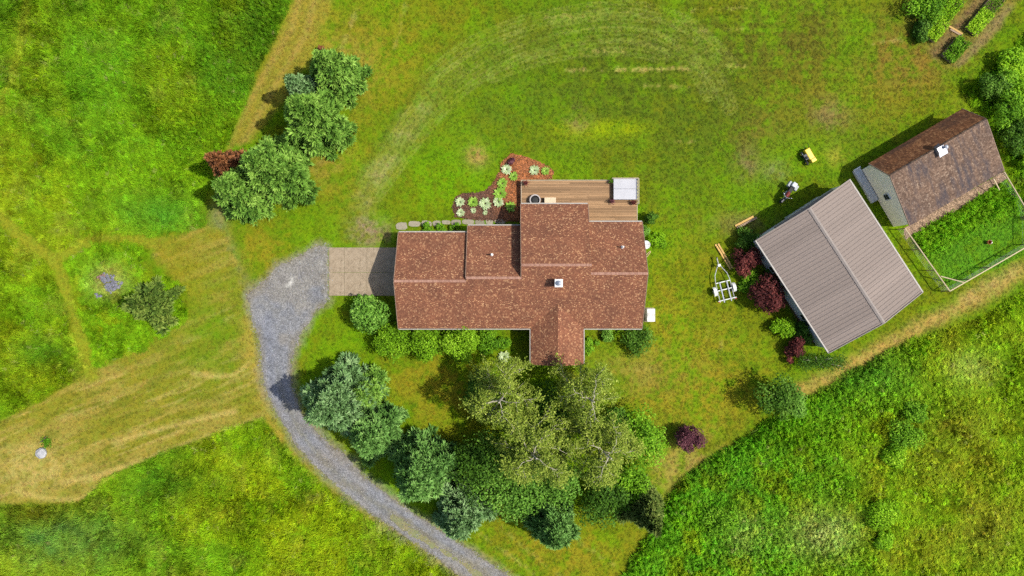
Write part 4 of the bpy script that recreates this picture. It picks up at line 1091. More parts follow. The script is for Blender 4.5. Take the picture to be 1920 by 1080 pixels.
broadleaf('green_shrub', 'dark green shrub against the south end of the metal barn wall', B(1500, 622), 1.0, 1.4, M_LEAFD, 231, 1500, .15, 9, GB, 'shrub', 0.)
broadleaf('green_shrub', 'low dark shrub behind the largest burgundy shrub, by the barn wall', B(1448, 520), .9, 1.2, M_LEAFD, 232, 1300, .15, 9, GB, 'shrub', 0.)
broadleaf('green_shrub', 'weedy green clump between trailer and burgundy shrub', B(1395, 535), .7, .5, M_LEAF, 233, 800, .13, 8, GB, 'shrub', 0.)
# thin bare-branched sapling lying by the barn corner
sp = thing('bare_sapling', 'thin bare-branched sapling beyond the south corner of the metal barn', 'tree', B(1525, 676))
mb = MB()
for k, (ex, ey, ez) in enumerate(((1.9, -.35, 1.2), (-1.4, .2, 1.3), (.9, .35, 1.5), (.4, -.5, 1.1), (-.5, .45, 1.6))):
    mb.tube([(0, 0, -.05), (ex * .3, ey * .2, ez * .55), (ex * .7, ey * .75, ez * .9), (ex, ey, ez)], [.045, .032, .02, .01], 6)
    mb.tube([(ex * .55, ey * .5, ez * .8), (ex * .8, ey * .5 + .25, ez * .85)], [.018, .008], 5)
mb.build('branches', M_BIRCH, sp)
rg = np.random.default_rng(9); k = 1700  # extra dark leaves added so the sapling casts a fuller shadow
P = np.stack([rg.uniform(-1.7, 2.1, k), rg.normal(0, .32, k), rg.uniform(.7, 1.6, k)], 1)
V, F = leaves(P, rg.normal(0, 1, (k, 3)), rg.normal(0, .4, (k, 3)) + (0, 0, 1), rg.uniform(.1, .17, k), rg.uniform(.06, .1, k))
np_mesh('crown', V, F, M_LEAFD, sp, tint=np.repeat(rg.uniform(.1, .7, k), 4))

# ------------------------------------------------------------------ shrubs round the house
SG = 'shrubs along the house front'
broadleaf('lilac_bush', 'large grey-green rounded bush at the garage corner', B(703, 587), 1.75, 3.1, M_LILAC, 241, 4800, .20, 18, SG, 'shrub', .08, tmean=.55)
broadleaf('round_bush', 'clipped leafy bush below the garage eave, leftmost of three', B(742, 638), 1.68, 2.9, M_LEAFY, 242, 6000, .15, 26, SG, 'shrub', 0., lobe=.36)
broadleaf('round_bush', 'clipped leafy bush below the garage eave, middle of three', B(804, 640), 1.68, 3.0, M_LEAFY, 243, 6000, .15, 26, SG, 'shrub', 0., lobe=.36)
broadleaf('round_bush', 'brightest clipped bush below the eave, rightmost of three', B(864, 640), 1.78, 3.0, M_LEAFY, 244, 6000, .15, 26, SG, 'shrub', 0., lobe=.36, tmean=.60)
broadleaf('green_shrub', 'low spreading green shrub between the clipped bushes and the porch', B(918, 642), 1.1, .9, M_LEAF, 245, 1900, .15, 11, SG, 'shrub', 0.)
broadleaf('green_shrub', 'small low shrub closest to the left side of the porch', B(950, 640), .7, .6, M_LEAF, 246, 900, .14, 8, SG, 'shrub', 0.)
broadleaf('green_shrub', 'low green shrub tucked against the right side of the porch', B(1107, 648), .85, .8, M_LEAF, 247, 1300, .14, 9, SG, 'shrub', 0.)
broadleaf('green_shrub', 'low shrub below the eave right of the porch', B(1132, 628), .8, .7, M_LILAC, 248, 1000, .14, 8, SG, 'shrub', 0.)
broadleaf('green_shrub', 'dark feathery shrub at the south-east corner of the house', B(1195, 634), 1.45, 1.3, M_LEAFD, 249, 2300, .15, 13, SG, 'shrub', 0.)
broadleaf('green_shrub', 'small dark bush at the north-east corner of the deck', B(1217, 410), .72, 1.3, M_LEAFD, 250, 1200, .13, 9, None, 'shrub', 0.)
broadleaf('green_shrub', 'low green clump against the east wall below the small dark bush', B(1208, 436), .6, .7, M_LILAC, 251, 700, .13, 7, None, 'shrub', 0.)
broadleaf('green_shrub', 'flat bright green clump beside the white dish', B(1232, 447), .95, .4, M_LEAFB, 252, 1300, .13, 10, None, 'shrub', 0., tmean=.4)
for i, (hx, hw) in enumerate(((800, .5), (826, .55), (852, .5))):
    broadleaf('border_plant', ('leftmost', 'middle', 'rightmost')[i] + ' low green plant between garage wall and stone path', B(hx, 428), hw, .45, M_LEAF, 260 + i, 500, .13, 7, 'border plants north of the garage', 'plant', 0.)

# ------------------------------------------------------------------ trees at the north-east corner and meadow bushes
NG = 'trees behind the old shed'
for i, (px_, py_, rr, hh, mt, lb) in enumerate(((1846, 172, 1.5, 2.2, M_LEAFD, 'dark leafy tree north of the old shed'), (1886, 128, 1.5, 1.6, M_LEAFB, 'fresh green tree furthest north behind the old shed'), (1868, 160, 1.3, 2.0, M_LEAF, 'small green tree between the two northernmost trees'),
        (1868, 212, 1.6, 2.6, M_LEAF, 'leafy green tree right behind the shed gable'), (1885, 262, 1.4, 2.2, M_LEAFD, 'dark tree crowding the east gable of the old shed'), (1908, 185, 1.8, 2.2, M_LEAFB, 'yellow-green tree at the right edge behind the old shed'), (1912, 235, 1.5, 2.0, M_LEAF, 'green tree between the yellow-green tree and the pen'), (1920, 292, 1.5, 1.6, M_LEAFB, 'low lime tree at the right edge above the pen'))):
    broadleaf('leafy_tree', lb, B(px_, py_), rr, hh, mt, 270 + i, 2600, .17, 15, NG, 'tree', .08, lobe=.34)
MG = 'bushes in the south-east meadow'
for i, (px_, py_, rr, hh, mt, lb) in enumerate(((1648, 960, 1.45, .9, M_LEAFB, 'brightest yellow-green bush in the south-east meadow'), (1655, 1012, .9, .8, M_LEAFB, 'small yellow-green bush just below the brightest meadow bush'),
        (1690, 810, 1.6, .9, M_LEAF, 'green bush in the middle of the south-east meadow'), (1672, 852, 1.2, .8, M_LEAFB, 'lower lime bush beside the middle meadow bush'), (1712, 772, 1.2, .8, M_LEAF, 'bush just above the middle meadow bush'),
        (1345, 975, 1.7, .9, M_LEAF, 'green mound at the west side of the south-east meadow'))):
    broadleaf('meadow_bush', lb, B(px_, py_), rr, hh, mt, 290 + i, 2600, .15, 13, MG, 'bush', 0.)
GG = 'bushes by the kitchen garden'
for i, (px_, py_, rr, hh, mt, lb) in enumerate(((1722, 22, 1.7, 1.6, M_LEAF, 'big green bush at the west corner of the kitchen garden'), (1745, -8, 1.5, 1.5, M_LEAF, 'bush at the top edge of the kitchen garden'), (1722, 62, .95, 1.1, M_LEAFD, 'dark bush beside the lime-green garden bed'))):
    broadleaf('garden_bush', lb, B(px_, py_), rr, hh, mt, 300 + i, 2600, .16, 12, GG, 'bush', 0.)

# ------------------------------------------------------------------ hostas in the mulch bed
def hosta(px_, py_, rpx, mat, label, seed, cat='plant', hz=.28):
    rg = np.random.default_rng(seed); r = rpx * S
    r *= .84
    root = thing('hosta', label, cat, B(px_, py_) + Vector((0, 0, .03)), 0, 'hostas in the mulch bed')
    parts = []
    for ring, k in ((.95, 17), (.72, 14), (.46, 10)):
        az = np.arange(k) * 2 * math.pi / k + rg.uniform(0, 1) + rg.normal(0, .12, k)
        d = np.stack([np.cos(az), np.sin(az), np.full(k, .35 + .6 * (1 - ring))], 1)
        P = d * (1, 1, 0) * (.12 * r) + (0, 0, .04 + .14 * (1 - ring))
        V, F = leaves(P, d, np.tile((0, 0, 1.), (k, 1)) + d * -.2, r * ring * rg.uniform(.85, 1.12, k), np.full(k, r * .46))
        ti = clamp01(rg.normal(.5, .15, k)); parts.append((V, F, np.stack([ti - .2, ti + .15, ti + .1, ti + .15], 1).ravel()))
    V, F, T = join(parts)
    np_mesh('leaves', V, F, mat, root, tint=clamp01(T))
    MB().tube([(0, 0, -.05), (0, 0, .12)], [.04, .02], 6).build('stem', M_BARK, root)
HW, HG = M_HOSTA_W, M_HOSTA_G
for i, (a_, b_, c_, m_, l_) in enumerate(((950, 318, 13, HW, 'pale hosta at the top left of the mulch bed'), (963, 331, 11, HG, 'green hosta right below the top pale hosta'), (942, 344, 13, HG, 'green hosta at the narrow neck of the mulch bed'),
        (938, 363, 16, HG, 'largest bright green hosta in the mulch bed'), (935, 379, 13, HW, 'pale hosta just below the largest hosta'), (1002, 320, 12, HW, 'whitest hosta in the upper right of the mulch bed'), (1023, 321, 10, HG, 'small green hosta at the right end of the mulch bed'),
        (863, 379, 12, HW, 'pale hosta at the left end of the mulch bed'), (887, 379, 13, HG, 'lime hosta second from the left in the mulch bed'), (910, 382, 15, HW, 'large white hosta in the lower row of the mulch bed'), (864, 399, 10, HW, 'pale hosta nearest the stone path at the left end'),
        (888, 395, 7, HW, 'small pale hosta in the middle of the lower row'), (910, 399, 6, HW, 'tiny pale hosta below the large white one'), (957, 388, 13, HG, 'shaded green hosta beside the house corner'), (945, 669, 15, HW, 'white hosta in the small bed left of the porch'))):
    hosta(a_, b_, c_, m_, l_, 310 + i)
broadleaf('purple_shrub', 'small dark purple shrub at the top of the mulch bed', B(957, 303), .42, .6, M_PURP, 330, 500, .11, 7, None, 'shrub', 0.)

# ------------------------------------------------------------------ things on the deck
DT = DZ + .02
g = gx(1172.5, 354, 1.06)
tub = thing('hot_tub', 'square hot tub with grey cover on the corner of the deck', 'hot tub', (g.x, g.y, DT))
MB().box((0, 0, .17), (1.88, 1.72, .34)).build('shell', plain('tub_shell', (.16, .12, .09), (.1, .08, .06), 4, .6), tub, .04)
M_COVER = plain('tub_cover', (.40, .40, .42), (.35, .35, .37), 1.5, .5)
for sy in (-1, 1): MB().box((0, sy * .445, .40), (1.96, .885, .11), 0, sy * -.02).build('cover', M_COVER, tub, .03)
for sx in (-.6, .6): MB().box((sx, -.89, .35), (.05, .02, .2)).build('strap', M_BLACK, tub)
g = gx(1003, 376, DT)
pt = thing('fire_pit', 'round dark bowl with pale rim on the deck by the house', 'fire pit', (g.x, g.y, DT))
MB().lathe([(.28, 0), (.34, .1), (.40, .36), (.42, .40), (.36, .41), (.33, .36), (.25, .22), (.02, .2)], (0, 0, 0), 24).build('bowl', M_DARKM, pt)
MB().lathe([(.37, .41), (.46, .41), (.46, .435), (.37, .435)], (0, 0, 0), 24, ring=True).build('rim', plain('rim', (.42, .38, .36), None, 5, .5), pt)
MB().lathe([(.3, .28), (.2, .32), (.02, .33)], (0, 0, 0), 12).build('ash', M_BLACK, pt)
g = gx(1031, 377, DT)
bx_ = thing('storage_box', 'beige storage bench beside the round bowl on the deck', 'box', (g.x, g.y, DT))
MB().box((0, 0, .18), (.9, .46, .36)).build('body', plain('beige_plastic', (.50, .38, .24), None, 4, .6), bx_, .02)
MB().box((0, 0, .39), (.95, .5, .06)).build('lid', plain('beige_lid', (.62, .49, .33), None, 4, .55), bx_, .02)
for sx in (-.32, .32): MB().box((sx, -.25, .34), (.08, .03, .05)).build('latch', M_DARKM, bx_)
M_TERRA = plain('terracotta', (.35, .13, .075), None, 6, .8)
for i, (a_, b_, mt, lb) in enumerate(((986, 344, M_RED, 'red-leaved potted plant at the west corner of the deck'), (1146, 341, M_LEAFD, 'dark potted plant at the top left of the hot tub'), (1147, 378, M_PURP, 'potted plant at the bottom left of the hot tub'), (1187, 381, M_RED, 'reddish potted plant at the bottom right of the hot tub'))):
    g = gx(a_, b_, DT)
    p = thing('flower_pot', lb, 'potted plant', (g.x, g.y, DT), 0, 'potted plants on the deck')
    MB().lathe([(.10, 0), (.15, .24), (.17, .24), (.17, .28), (.14, .28), (.13, .24), (.01, .24)], (0, 0, 0), 16).build('pot', M_TERRA, p)
    rg = np.random.default_rng(400 + i); k = 110
    P = rg.normal(0, .08, (k, 3)) * (1, 1, .7) + (0, 0, .36)
    V, F = leaves(P, rg.normal(0, 1, (k, 3)) + (0, 0, .3), rg.normal(0, .5, (k, 3)) + (0, 0, 1), rg.uniform(.08, .16, k), rg.uniform(.05, .08, k))
    np_mesh('foliage', V, F, mt, p, tint=np.repeat(rg.uniform(.3, .9, k), 4))

# ------------------------------------------------------------------ beside the house
g = gx(1221, 591, .9)
ac = thing('air_conditioner', 'white box-shaped outdoor unit at the east wall of the house', 'outdoor unit', (g.x, g.y, 0))
MB().box((0, 0, .45), (.66, 1.08, .86)).build('case', M_WHITE, ac, .03)
MB().box((0, 0, .02), (.8, 1.2, .06)).build('base', M_CONC, ac, .01)
mb = MB()
for k in range(4): mb.lathe([(.08 + k * .07, .885), (.10 + k * .07, .885), (.10 + k * .07, .90), (.08 + k * .07, .90)], (0, 0, 0), 20, ring=True)
mb.build('fan_grille', M_TRIM, ac)
g = gx(1215, 478, .05)
hs = thing('garden_hose', 'thin tan loop of hose on the grass below the white dish', 'hose', (g.x, g.y, .05))
MB().tube([(-.35, -.25, 0), (-.1, .05, .02), (.15, .3, .02), (.22, .34, .03), (.18, .2, .02), (-.05, -.1, .02), (-.3, -.35, 0)], .028, 6).build('loop', plain('tan_hose', (.55, .42, .2), None, 5, .5), hs)
MB().lathe([(.035, 0), (.045, .02), (.045, .1), (.02, .12)], (-.33, -.25, -.03), 10).build('nozzle', M_STEELV, hs)

# ------------------------------------------------------------------ boat trailer
tz = math.radians(104)
g = gx(1357, 535, .5)
trl = thing('boat_trailer', 'empty white-framed boat trailer on the lawn west of the metal barn', 'trailer', (g.x, g.y, 0), tz)
M_GALV = plain('trailer_paint', (.46, .47, .46), (.30, .31, .30), 5, .4, .2)
fr = MB()
for s_ in (-1, 1):
    fr.tube([(-1.35, s_ * .62, .48), (.35, s_ * .62, .48), (.95, s_ * .52, .48), (1.75, s_ * .08, .48)], .036, 8)
fr.build('frame', M_GALV, trl)
for xx in (-1.2, -.35, .3): MB().bar((xx, -.62, .50), (xx, .62, .50), .07, .06).build('cross_member', M_GALV, trl)
MB().bar((-1.2, -.78, .55), (-1.2, .78, .55), .06, .06).build('rear_bar', M_GALV, trl)
tg = MB().tube([(1.6, 0, .48), (2.35, 0, .48)], .05, 8).build('tongue', M_GALV, trl)
MB().lathe([(.06, -.08), (.07, 0), (.05, .1)], (2.38, 0, .5), 12).build('coupler', M_DARKM, tg)
MB().tube([(1.95, .1, .15), (1.95, .1, .8)], .03, 8).build('jack', M_DARKM, tg)
MB().box((1.72, 0, .58), (.22, .26, .16)).build('winch', M_GALV, trl, .02)
for s_ in (-1, 1):
    MB().bar((-1.4, s_ * .3, .58), (.35, s_ * .3, .58), .09, .05).build('bunk', plain('bunk_carpet', (.38, .40, .44), None, 9, .9), trl)
    w = MB().lathe([(.12, -.09), (.25, -.09), (.29, -.06), (.29, .06), (.25, .09), (.12, .09)], (-.35, s_ * .82, .29), 20, 'Y').build('wheel', M_BLACK, trl)
    MB().lathe([(.05, -.1), (.16, -.09), (.16, .09), (.05, .1)], (-.35, s_ * .82, .29), 14, 'Y').build('rim', M_WHITE, w)
    fd = MB()
    arc = [(-.35 + .40 * math.cos(t), .29 + .36 * math.sin(t)) for t in np.linspace(.05, math.pi - .05, 9)]
    for (xa, za), (xb, zb) in zip(arc[:-1], arc[1:]):
        fd.add([(xa, s_ * .69, za), (xb, s_ * .69, zb), (xb, s_ * .95, zb), (xa, s_ * .95, za), (xa, s_ * .69, za + .015), (xb, s_ * .69, zb + .015), (xb, s_ * .95, zb + .015), (xa, s_ * .95, za + .015)], [(0, 1, 2, 3), (7, 6, 5, 4), (0, 4, 5, 1), (2, 6, 7, 3), (0, 3, 7, 4), (1, 5, 6, 2)])
    fd.build('fender', M_WHITE, trl)
    MB().box((-1.3, s_ * .7, .52), (.06, .14, .1)).build('tail_light', plain('red_lens', (.45, .02, .02), None, 5, .3), trl, .01)
MB().bar((-.35, -.75, .3), (-.35, .75, .3), .06, .06).build('axle', M_DARKM, trl)

# ------------------------------------------------------------------ loose timber
def timber(name, label, pts, mats, wz=(.14, .05), cat='timber', group=None):
    c = gx(*pts[0]); t = thing(name, label, cat, c, 0, group)
    for k, (a_, b_, z) in enumerate(pts[1:]):
        A = gx(*a_) - c; Bq = gx(*b_) - c
        MB().bar((A.x, A.y, z), (Bq.x, Bq.y, z + .01), *wz).build('board', mats[k % len(mats)], t, .006)
timber('lumber_pile', 'yellow boards lying between trailer and burgundy shrub', [(1357, 480), ((1341, 458), (1369, 505), .06), ((1346, 457), (1373, 503), .07), ((1343, 462), (1353, 478), .14)], [M_LUMBER])
timber('lumber_pile', 'orange-brown timbers in the shadow at the north corner of the metal barn', [(1398, 415), ((1378, 424), (1412, 406), .06), ((1381, 428), (1418, 408), .08)], [M_LUMBER, M_OLDW], (.18, .08))

# ------------------------------------------------------------------ yellow mower and motorbike on the lawn
M_YEL = plain('yellow_paint', (.70, .50, .03), (.60, .42, .03), 4, .4, spec=.5)
g = gx(1518, 292, .6)
mw = thing('yellow_mower', 'small yellow machine with black engine parked on the lawn', 'mower', (g.x, g.y, 0), math.radians(-60))
MB().box((0, .1, .42), (1.25, .5, .4)).build('hood', M_YEL, mw, .07)
MB().box((.48, .1, .66), (.3, .44, .1)).build('hood_panel', M_YEL, mw, .03)
en = MB().box((-.05, -.28, .42), (.5, .34, .34)).build('engine', M_DARKM, mw, .03)
MB().lathe([(.1, .58), (.11, .66), (.06, .7)], (.02, -.28, 0), 14).build('air_filter', M_BLACK, en)
MB().tube([(-.25, -.4, .45), (-.4, -.45, .6)], .04, 8).build('exhaust', M_STEELV, en)
for (xx, yy) in ((-.42, -.35), (.42, -.35), (-.42, .4), (.42, .4)):
    w = MB().lathe([(.08, -.06), (.19, -.06), (.21, 0), (.19, .06), (.08, .06)], (xx, yy, .21), 18, 'Y').build('wheel', M_BLACK, mw)
    MB().lathe([(.02, -.065), (.09, -.065), (.09, .065), (.02, .065)], (xx, yy, .21), 12, 'Y').build('rim', M_YEL, w)
for s_ in (-.15, .25): MB().tube([(-.55, s_, .5), (-.8, s_, .8), (-.95, s_, .92)], .02, 6).build('handle', M_DARKM, mw)
g = gx(1477, 362, .6)
mc = thing('motorbike', 'dark motorbike with grey panniers parked near the metal barn', 'motorbike', (g.x, g.y, 0), math.radians(236))
for xx in (.68, -.62):
    w = MB().lathe([(.2, -.05), (.29, -.055), (.31, 0), (.29, .055), (.2, .05)], (xx, 0, .31), 22, 'Y').build('wheel', M_BLACK, mc)
    MB().lathe([(.02, -.05), (.2, -.03), (.2, .03), (.02, .05)], (xx, 0, .31), 14, 'Y').build('rim', M_STEELV, w)
MB().tube([(-.62, 0, .31), (-.1, .04, .42), (.35, .02, .5), (.42, 0, .85), (-.3, 0, .75), (-.6, 0, .72)], .04, 8).build('frame', M_DARKM, mc)
MB().box((.05, 0, .42), (.42, .36, .36)).build('engine', M_STEELV, mc, .05)
MB().lathe([(.04, -.3), (.15, -.2), (.18, 0), (.15, .2), (.06, .28)], (.2, 0, .86), 14, 'X').build('tank', plain('tank_red', (.16, .03, .025), None, 5, .3), mc)
MB().box((-.28, 0, .84), (.62, .3, .12)).build('seat', M_BLACK, mc, .04)
for s_ in (-1, 1):
    MB().box((-.68, s_ * .32, .66), (.48, .24, .38)).build('pannier', plain('pannier_grey', (.36, .38, .40), None, 6, .5), mc, .05)
    MB().tube([(.68, s_ * .11, .31), (.5, s_ * .1, .95)], .03, 8).build('fork', M_STEELV, mc)
    MB().lathe([(.02, -.02), (.06, -.015), (.06, .015), (.02, .02)], (.38, s_ * .36, 1.12), 12, 'X').build('mirror', M_STEELV, mc)
MB().box((-.75, 0, .92), (.42, .4, .28)).build('top_box', plain('topbox', (.50, .52, .54), None, 6, .4), mc, .06)
MB().tube([(.32, -.42, 1.02), (.46, -.2, 1.05), (.5, 0, 1.0), (.46, .2, 1.05), (.32, .42, 1.02)], .022, 8).build('handlebar', M_STEELV, mc)
MB().lathe([(.03, -.08), (.1, 0), (.11, .06), (.02, .09)], (.6, 0, .9), 14, 'X').build('headlight', M_GLASS, mc)
MB().box((.68, 0, .64), (.5, .14, .03)).build('mudguard', M_DARKM, mc, .01)

# ------------------------------------------------------------------ pen fence of pale rails and wire
c = gx(1780, 545)
fn = thing('pen_fence', 'wire pen fence with pale timber rails beside the old shed', 'fence', c)
FZ = 1.15
def W3(px_, py_, z): q = gx(px_, py_, z) - c; return (q.x, q.y, z)
segs = [((1697, 428), (1781, 546)), ((1781, 546), (1935, 457)), ((1935, 457), (1934, 408)), ((1883, 322), (1932, 405))]
M_WIRE = plain('fence_wire', (.42, .43, .42), None, 5, .5, .5)
for (a_, b_) in segs:
    A = Vector(W3(*a_, FZ)); Bq = Vector(W3(*b_, FZ)); L_ = (Bq - A).length
    MB().bar(A, Bq, .085, .05).build('rail', M_RAILW, fn, .006)
    n = max(2, int(L_ / 1.9) + 1)
    for k in range(n):
        p = A.lerp(Bq, k / (n - 1) * .998 + .001)
        MB().tube([(p.x, p.y, -.1), (p.x, p.y, FZ - .03)], .045, 8).build('post', M_OLDW, fn)
    wm = MB()
    for z in (.12, .34, .56, .78, 1.0): wm.tube([(A.x, A.y, z), (Bq.x, Bq.y, z)], .006, 4)
    for k in range(int(L_ / .3)):
        p = A.lerp(Bq, (k + .5) / int(L_ / .3)); wm.tube([(p.x, p.y, .05), (p.x, p.y, FZ)], .004, 4)
    wm.build('wire_mesh', M_WIRE, fn)
MB().bar(W3(1764, 518, FZ + .06), W3(1809, 530, FZ + .06), .085, .05).build('brace', M_RAILW, fn, .006)
MB().bar(W3(1863, 335, 1.5), W3(1874, 356, .9), .08, .05).build('brace', M_RAILW, fn, .006)
g = gx(1856, 454, .3)
bk = thing('bucket', 'small orange-brown bucket on the grass inside the pen', 'bucket', (g.x, g.y, 0))
MB().lathe([(.13, .02), (.18, .32), (.19, .34), (.165, .33), (.12, .05), (.01, .05)], (0, 0, 0), 18).build('pail', plain('bucket_orange', (.42, .14, .05), None, 5, .5), bk)
MB().tube([(0, -.18, .32), (.12, -.1, .36), (.15, .0, .37), (.12, .1, .36), (0, .18, .32)], .008, 6).build('handle', M_STEELV, bk)

# ------------------------------------------------------------------ kitchen garden beds
bdir = math.atan2(.76, .65)
for i, (cx_, cy_, ln_, wd_, mt, lb, tm) in enumerate(((1831, 43, 2.1, 1.05, M_LEAFB, 'lime-green raised bed right of the garden path', .8), (1752, 55, 2.0, 1.15, M_LEAFB, 'bright raised bed beside the dark garden bush', .8), (1787, 95, 2.0, 1.1, M_LEAF, 'darker green raised bed at the bottom of the kitchen garden', .5),
        (1779, 16, 2.2, 1.1, M_LEAFB, 'yellow-green raised bed at the top edge left of the garden path', .5), (1862, 6, 2.0, 1.05, M_LEAFY, 'loosely planted raised bed at the top edge right of the garden path', .4))):
    c = gx(cx_, cy_); bd = thing('raised_bed', lb, 'raised bed', c, bdir, 'raised beds in the kitchen garden')
    for s_ in (-1, 1):
        MB().box((0, s_ * wd_ / 2, .13), (ln_, .045, .28)).build('plank', M_OLDW, bd, .005)
        MB().box((s_ * (ln_ / 2 - .025), 0, .128), (.045, wd_ - .05, .27)).build('plank', M_OLDW, bd, .005)
    MB().box((0, 0, .09), (ln_ - .1, wd_ - .08, .2)).build('soil', plain('bed_soil', (.10, .06, .035), None, 9, .95), bd)
    rg = np.random.default_rng(500 + i); k = 2000 if i != 4 else 700
    P = np.stack([rg.uniform(-.55, .53, k) * ln_, rg.uniform(-.58, .54, k) * wd_, .16 + .35 * rg.random(k) ** .7], 1)
    bump_ = fbm(P[:, 0] + 9 * i, P[:, 1], .45, 530 + i, 3); P[:, 2] = .14 + (P[:, 2] - .1) * (.25 + 1.7 * bump_); P = P[np.argsort(rg.random(k) + (bump_ < .38) * .6)][:int(k * .8)]; k = len(P)
    V, F = leaves(P, rg.normal(0, 1, (k, 3)) + (0, 0, .35), rg.normal(0, .45, (k, 3)) + (0, 0, 1), rg.uniform(.09, .18, k), rg.uniform(.06, .11, k))
    np_mesh('crop', V, F, mt, bd, tint=np.repeat(clamp01(rg.normal(tm, .2, k)), 4))
c = gx(1791, 58)
pk = thing('garden_board', 'tan plank lying across the path of the kitchen garden', 'board', c, math.atan2(-.5, .87))
MB().box((0, .06, .05), (1.3, .15, .04)).build('board', M_LUMBER, pk, .006)
MB().box((.1, -.11, .052), (1.1, .15, .04)).build('board', M_OLDW, pk, .006)

# ------------------------------------------------------------------ stone heap and pale boulder in the west
def rock_mesh(name, r, seed, flat=.6):
    import bmesh
    rg = random.Random(seed); bm = bmesh.new(); bmesh.ops.create_icosphere(bm, subdivisions=1, radius=r)
    for v in bm.verts:
        k = rg.uniform(.7, 1.15); v.co = Vector((v.co.x * k, v.co.y * k * .85, v.co.z * k * flat))
    me = bpy.data.meshes.new(name); bm.to_mesh(me); bm.free(); return me
M_SLATE = plain('slate', (.20, .20, .235), (.10, .10, .12), 5, .7)
M_PINKST = plain('reddish_stone', (.26, .15, .13), (.14, .08, .07), 5, .8)
rocks = [rock_mesh('stone', .13, s) for s in range(5)]
hp_ = thing('stone_heap', 'heap of broken slate-grey stones in the west meadow', 'stone heap', gx(208, 529))
rg = random.Random(5); hc = gx(208, 529)
outl = [(187, 516), (196, 513), (212, 514), (222, 524), (232, 527), (226, 540), (212, 550), (203, 546), (194, 532)]
k = 0
while k < 95:
    a_ = rg.uniform(184, 234); b_ = rg.uniform(511, 552)
    sd = float(poly_sd(np.array([a_]), np.array([b_]), outl)[0])
    if sd < 0: continue
    p = gx(a_, b_) - hc
    o = bpy.data.objects.new('stone', rocks[k % 5]); COL.objects.link(o); o.parent = hp_
    o.location = (p.x, p.y, .08 + min(sd, 9) * .03); o.rotation_euler = (rg.uniform(-.5, .5), rg.uniform(-.5, .5), rg.uniform(0, 6)); s_ = rg.uniform(.7, 1.5); o.scale = (s_, s_, s_)
    k += 1
for me in rocks: me.materials.append(M_SLATE)
rr2 = rock_mesh('stone', .16, 77); rr2.materials.append(M_PINKST)
for (a_, b_) in ((186, 520), (190, 518), (195, 516), (191, 522), (199, 518)):
    p = gx(a_, b_) - hc; o = bpy.data.objects.new('stone', rr2); COL.objects.link(o); o.parent = hp_; o.location = (p.x, p.y, .2); o.rotation_euler = (0, .3, a_)
st2 = thing('stone_heap', 'small grey stone pair below the slate heap', 'stone heap', gx(184, 557))
for q, (x_, y_) in enumerate(((0, 0), (.25, .1), (-.1, .22))):
    o = bpy.data.objects.new('stone', rocks[q]); COL.objects.link(o); o.parent = st2; o.location = (x_, y_, .1); o.scale = (1.4, 1.4, 1.4)
import bmesh
def boulder(parent, r, mat, seed, flat):
    bm = bmesh.new(); bmesh.ops.create_icosphere(bm, subdivisions=3, radius=r)
    for v in bm.verts:
        d = v.co.normalized(); nn = math.sin(d.x * 4 + seed) * math.cos(d.y * 5 + seed * 2) * .12 + math.sin(d.z * 9 + d.x * 7) * .04
        v.co = v.co * (1 + nn); v.co.z *= flat
    me = bpy.data.meshes.new('rock'); bm.to_mesh(me); bm.free(); me.materials.append(mat)
    o = bpy.data.objects.new('rock', me); COL.objects.link(o); o.parent = parent; return o
bd = thing('pale_boulder', 'pale grey boulder on the hay strip at the far left', 'boulder', gx(79, 849))
boulder(bd, .46, plain('pale_rock', (.36, .36, .36), (.22, .22, .23), 4, .85, bmp=.5), 3, .6).location = (0, 0, .14)
lt = thing('weed_clump', 'dark green weed clump with brown twigs beside the pale boulder', 'weeds', gx(90, 829))
rg = np.random.default_rng(66); k = 260
P = rg.normal(0, .2, (k, 3)) * (1, 1, .4) + (0, 0, .2)
V, F = leaves(P, rg.normal(0, 1, (k, 3)), rg.normal(0, .5, (k, 3)) + (0, 0, 1), rg.uniform(.1, .2, k), rg.uniform(.06, .1, k)); np_mesh('leaves', V, F, M_LEAF, lt, tint=np.repeat(rg.uniform(.1, .6, k), 4))
mb = MB()
for q in range(7): mb.tube([(-.25, .1, .02), (-.35 + .1 * q * .5, .1 + .07 * q, .3), (-.5 + .12 * q, .0 + .1 * q, .45)], [.03, .02, .008], 5)
mb.build('twigs', M_DEADB if False else M_BARK, lt)

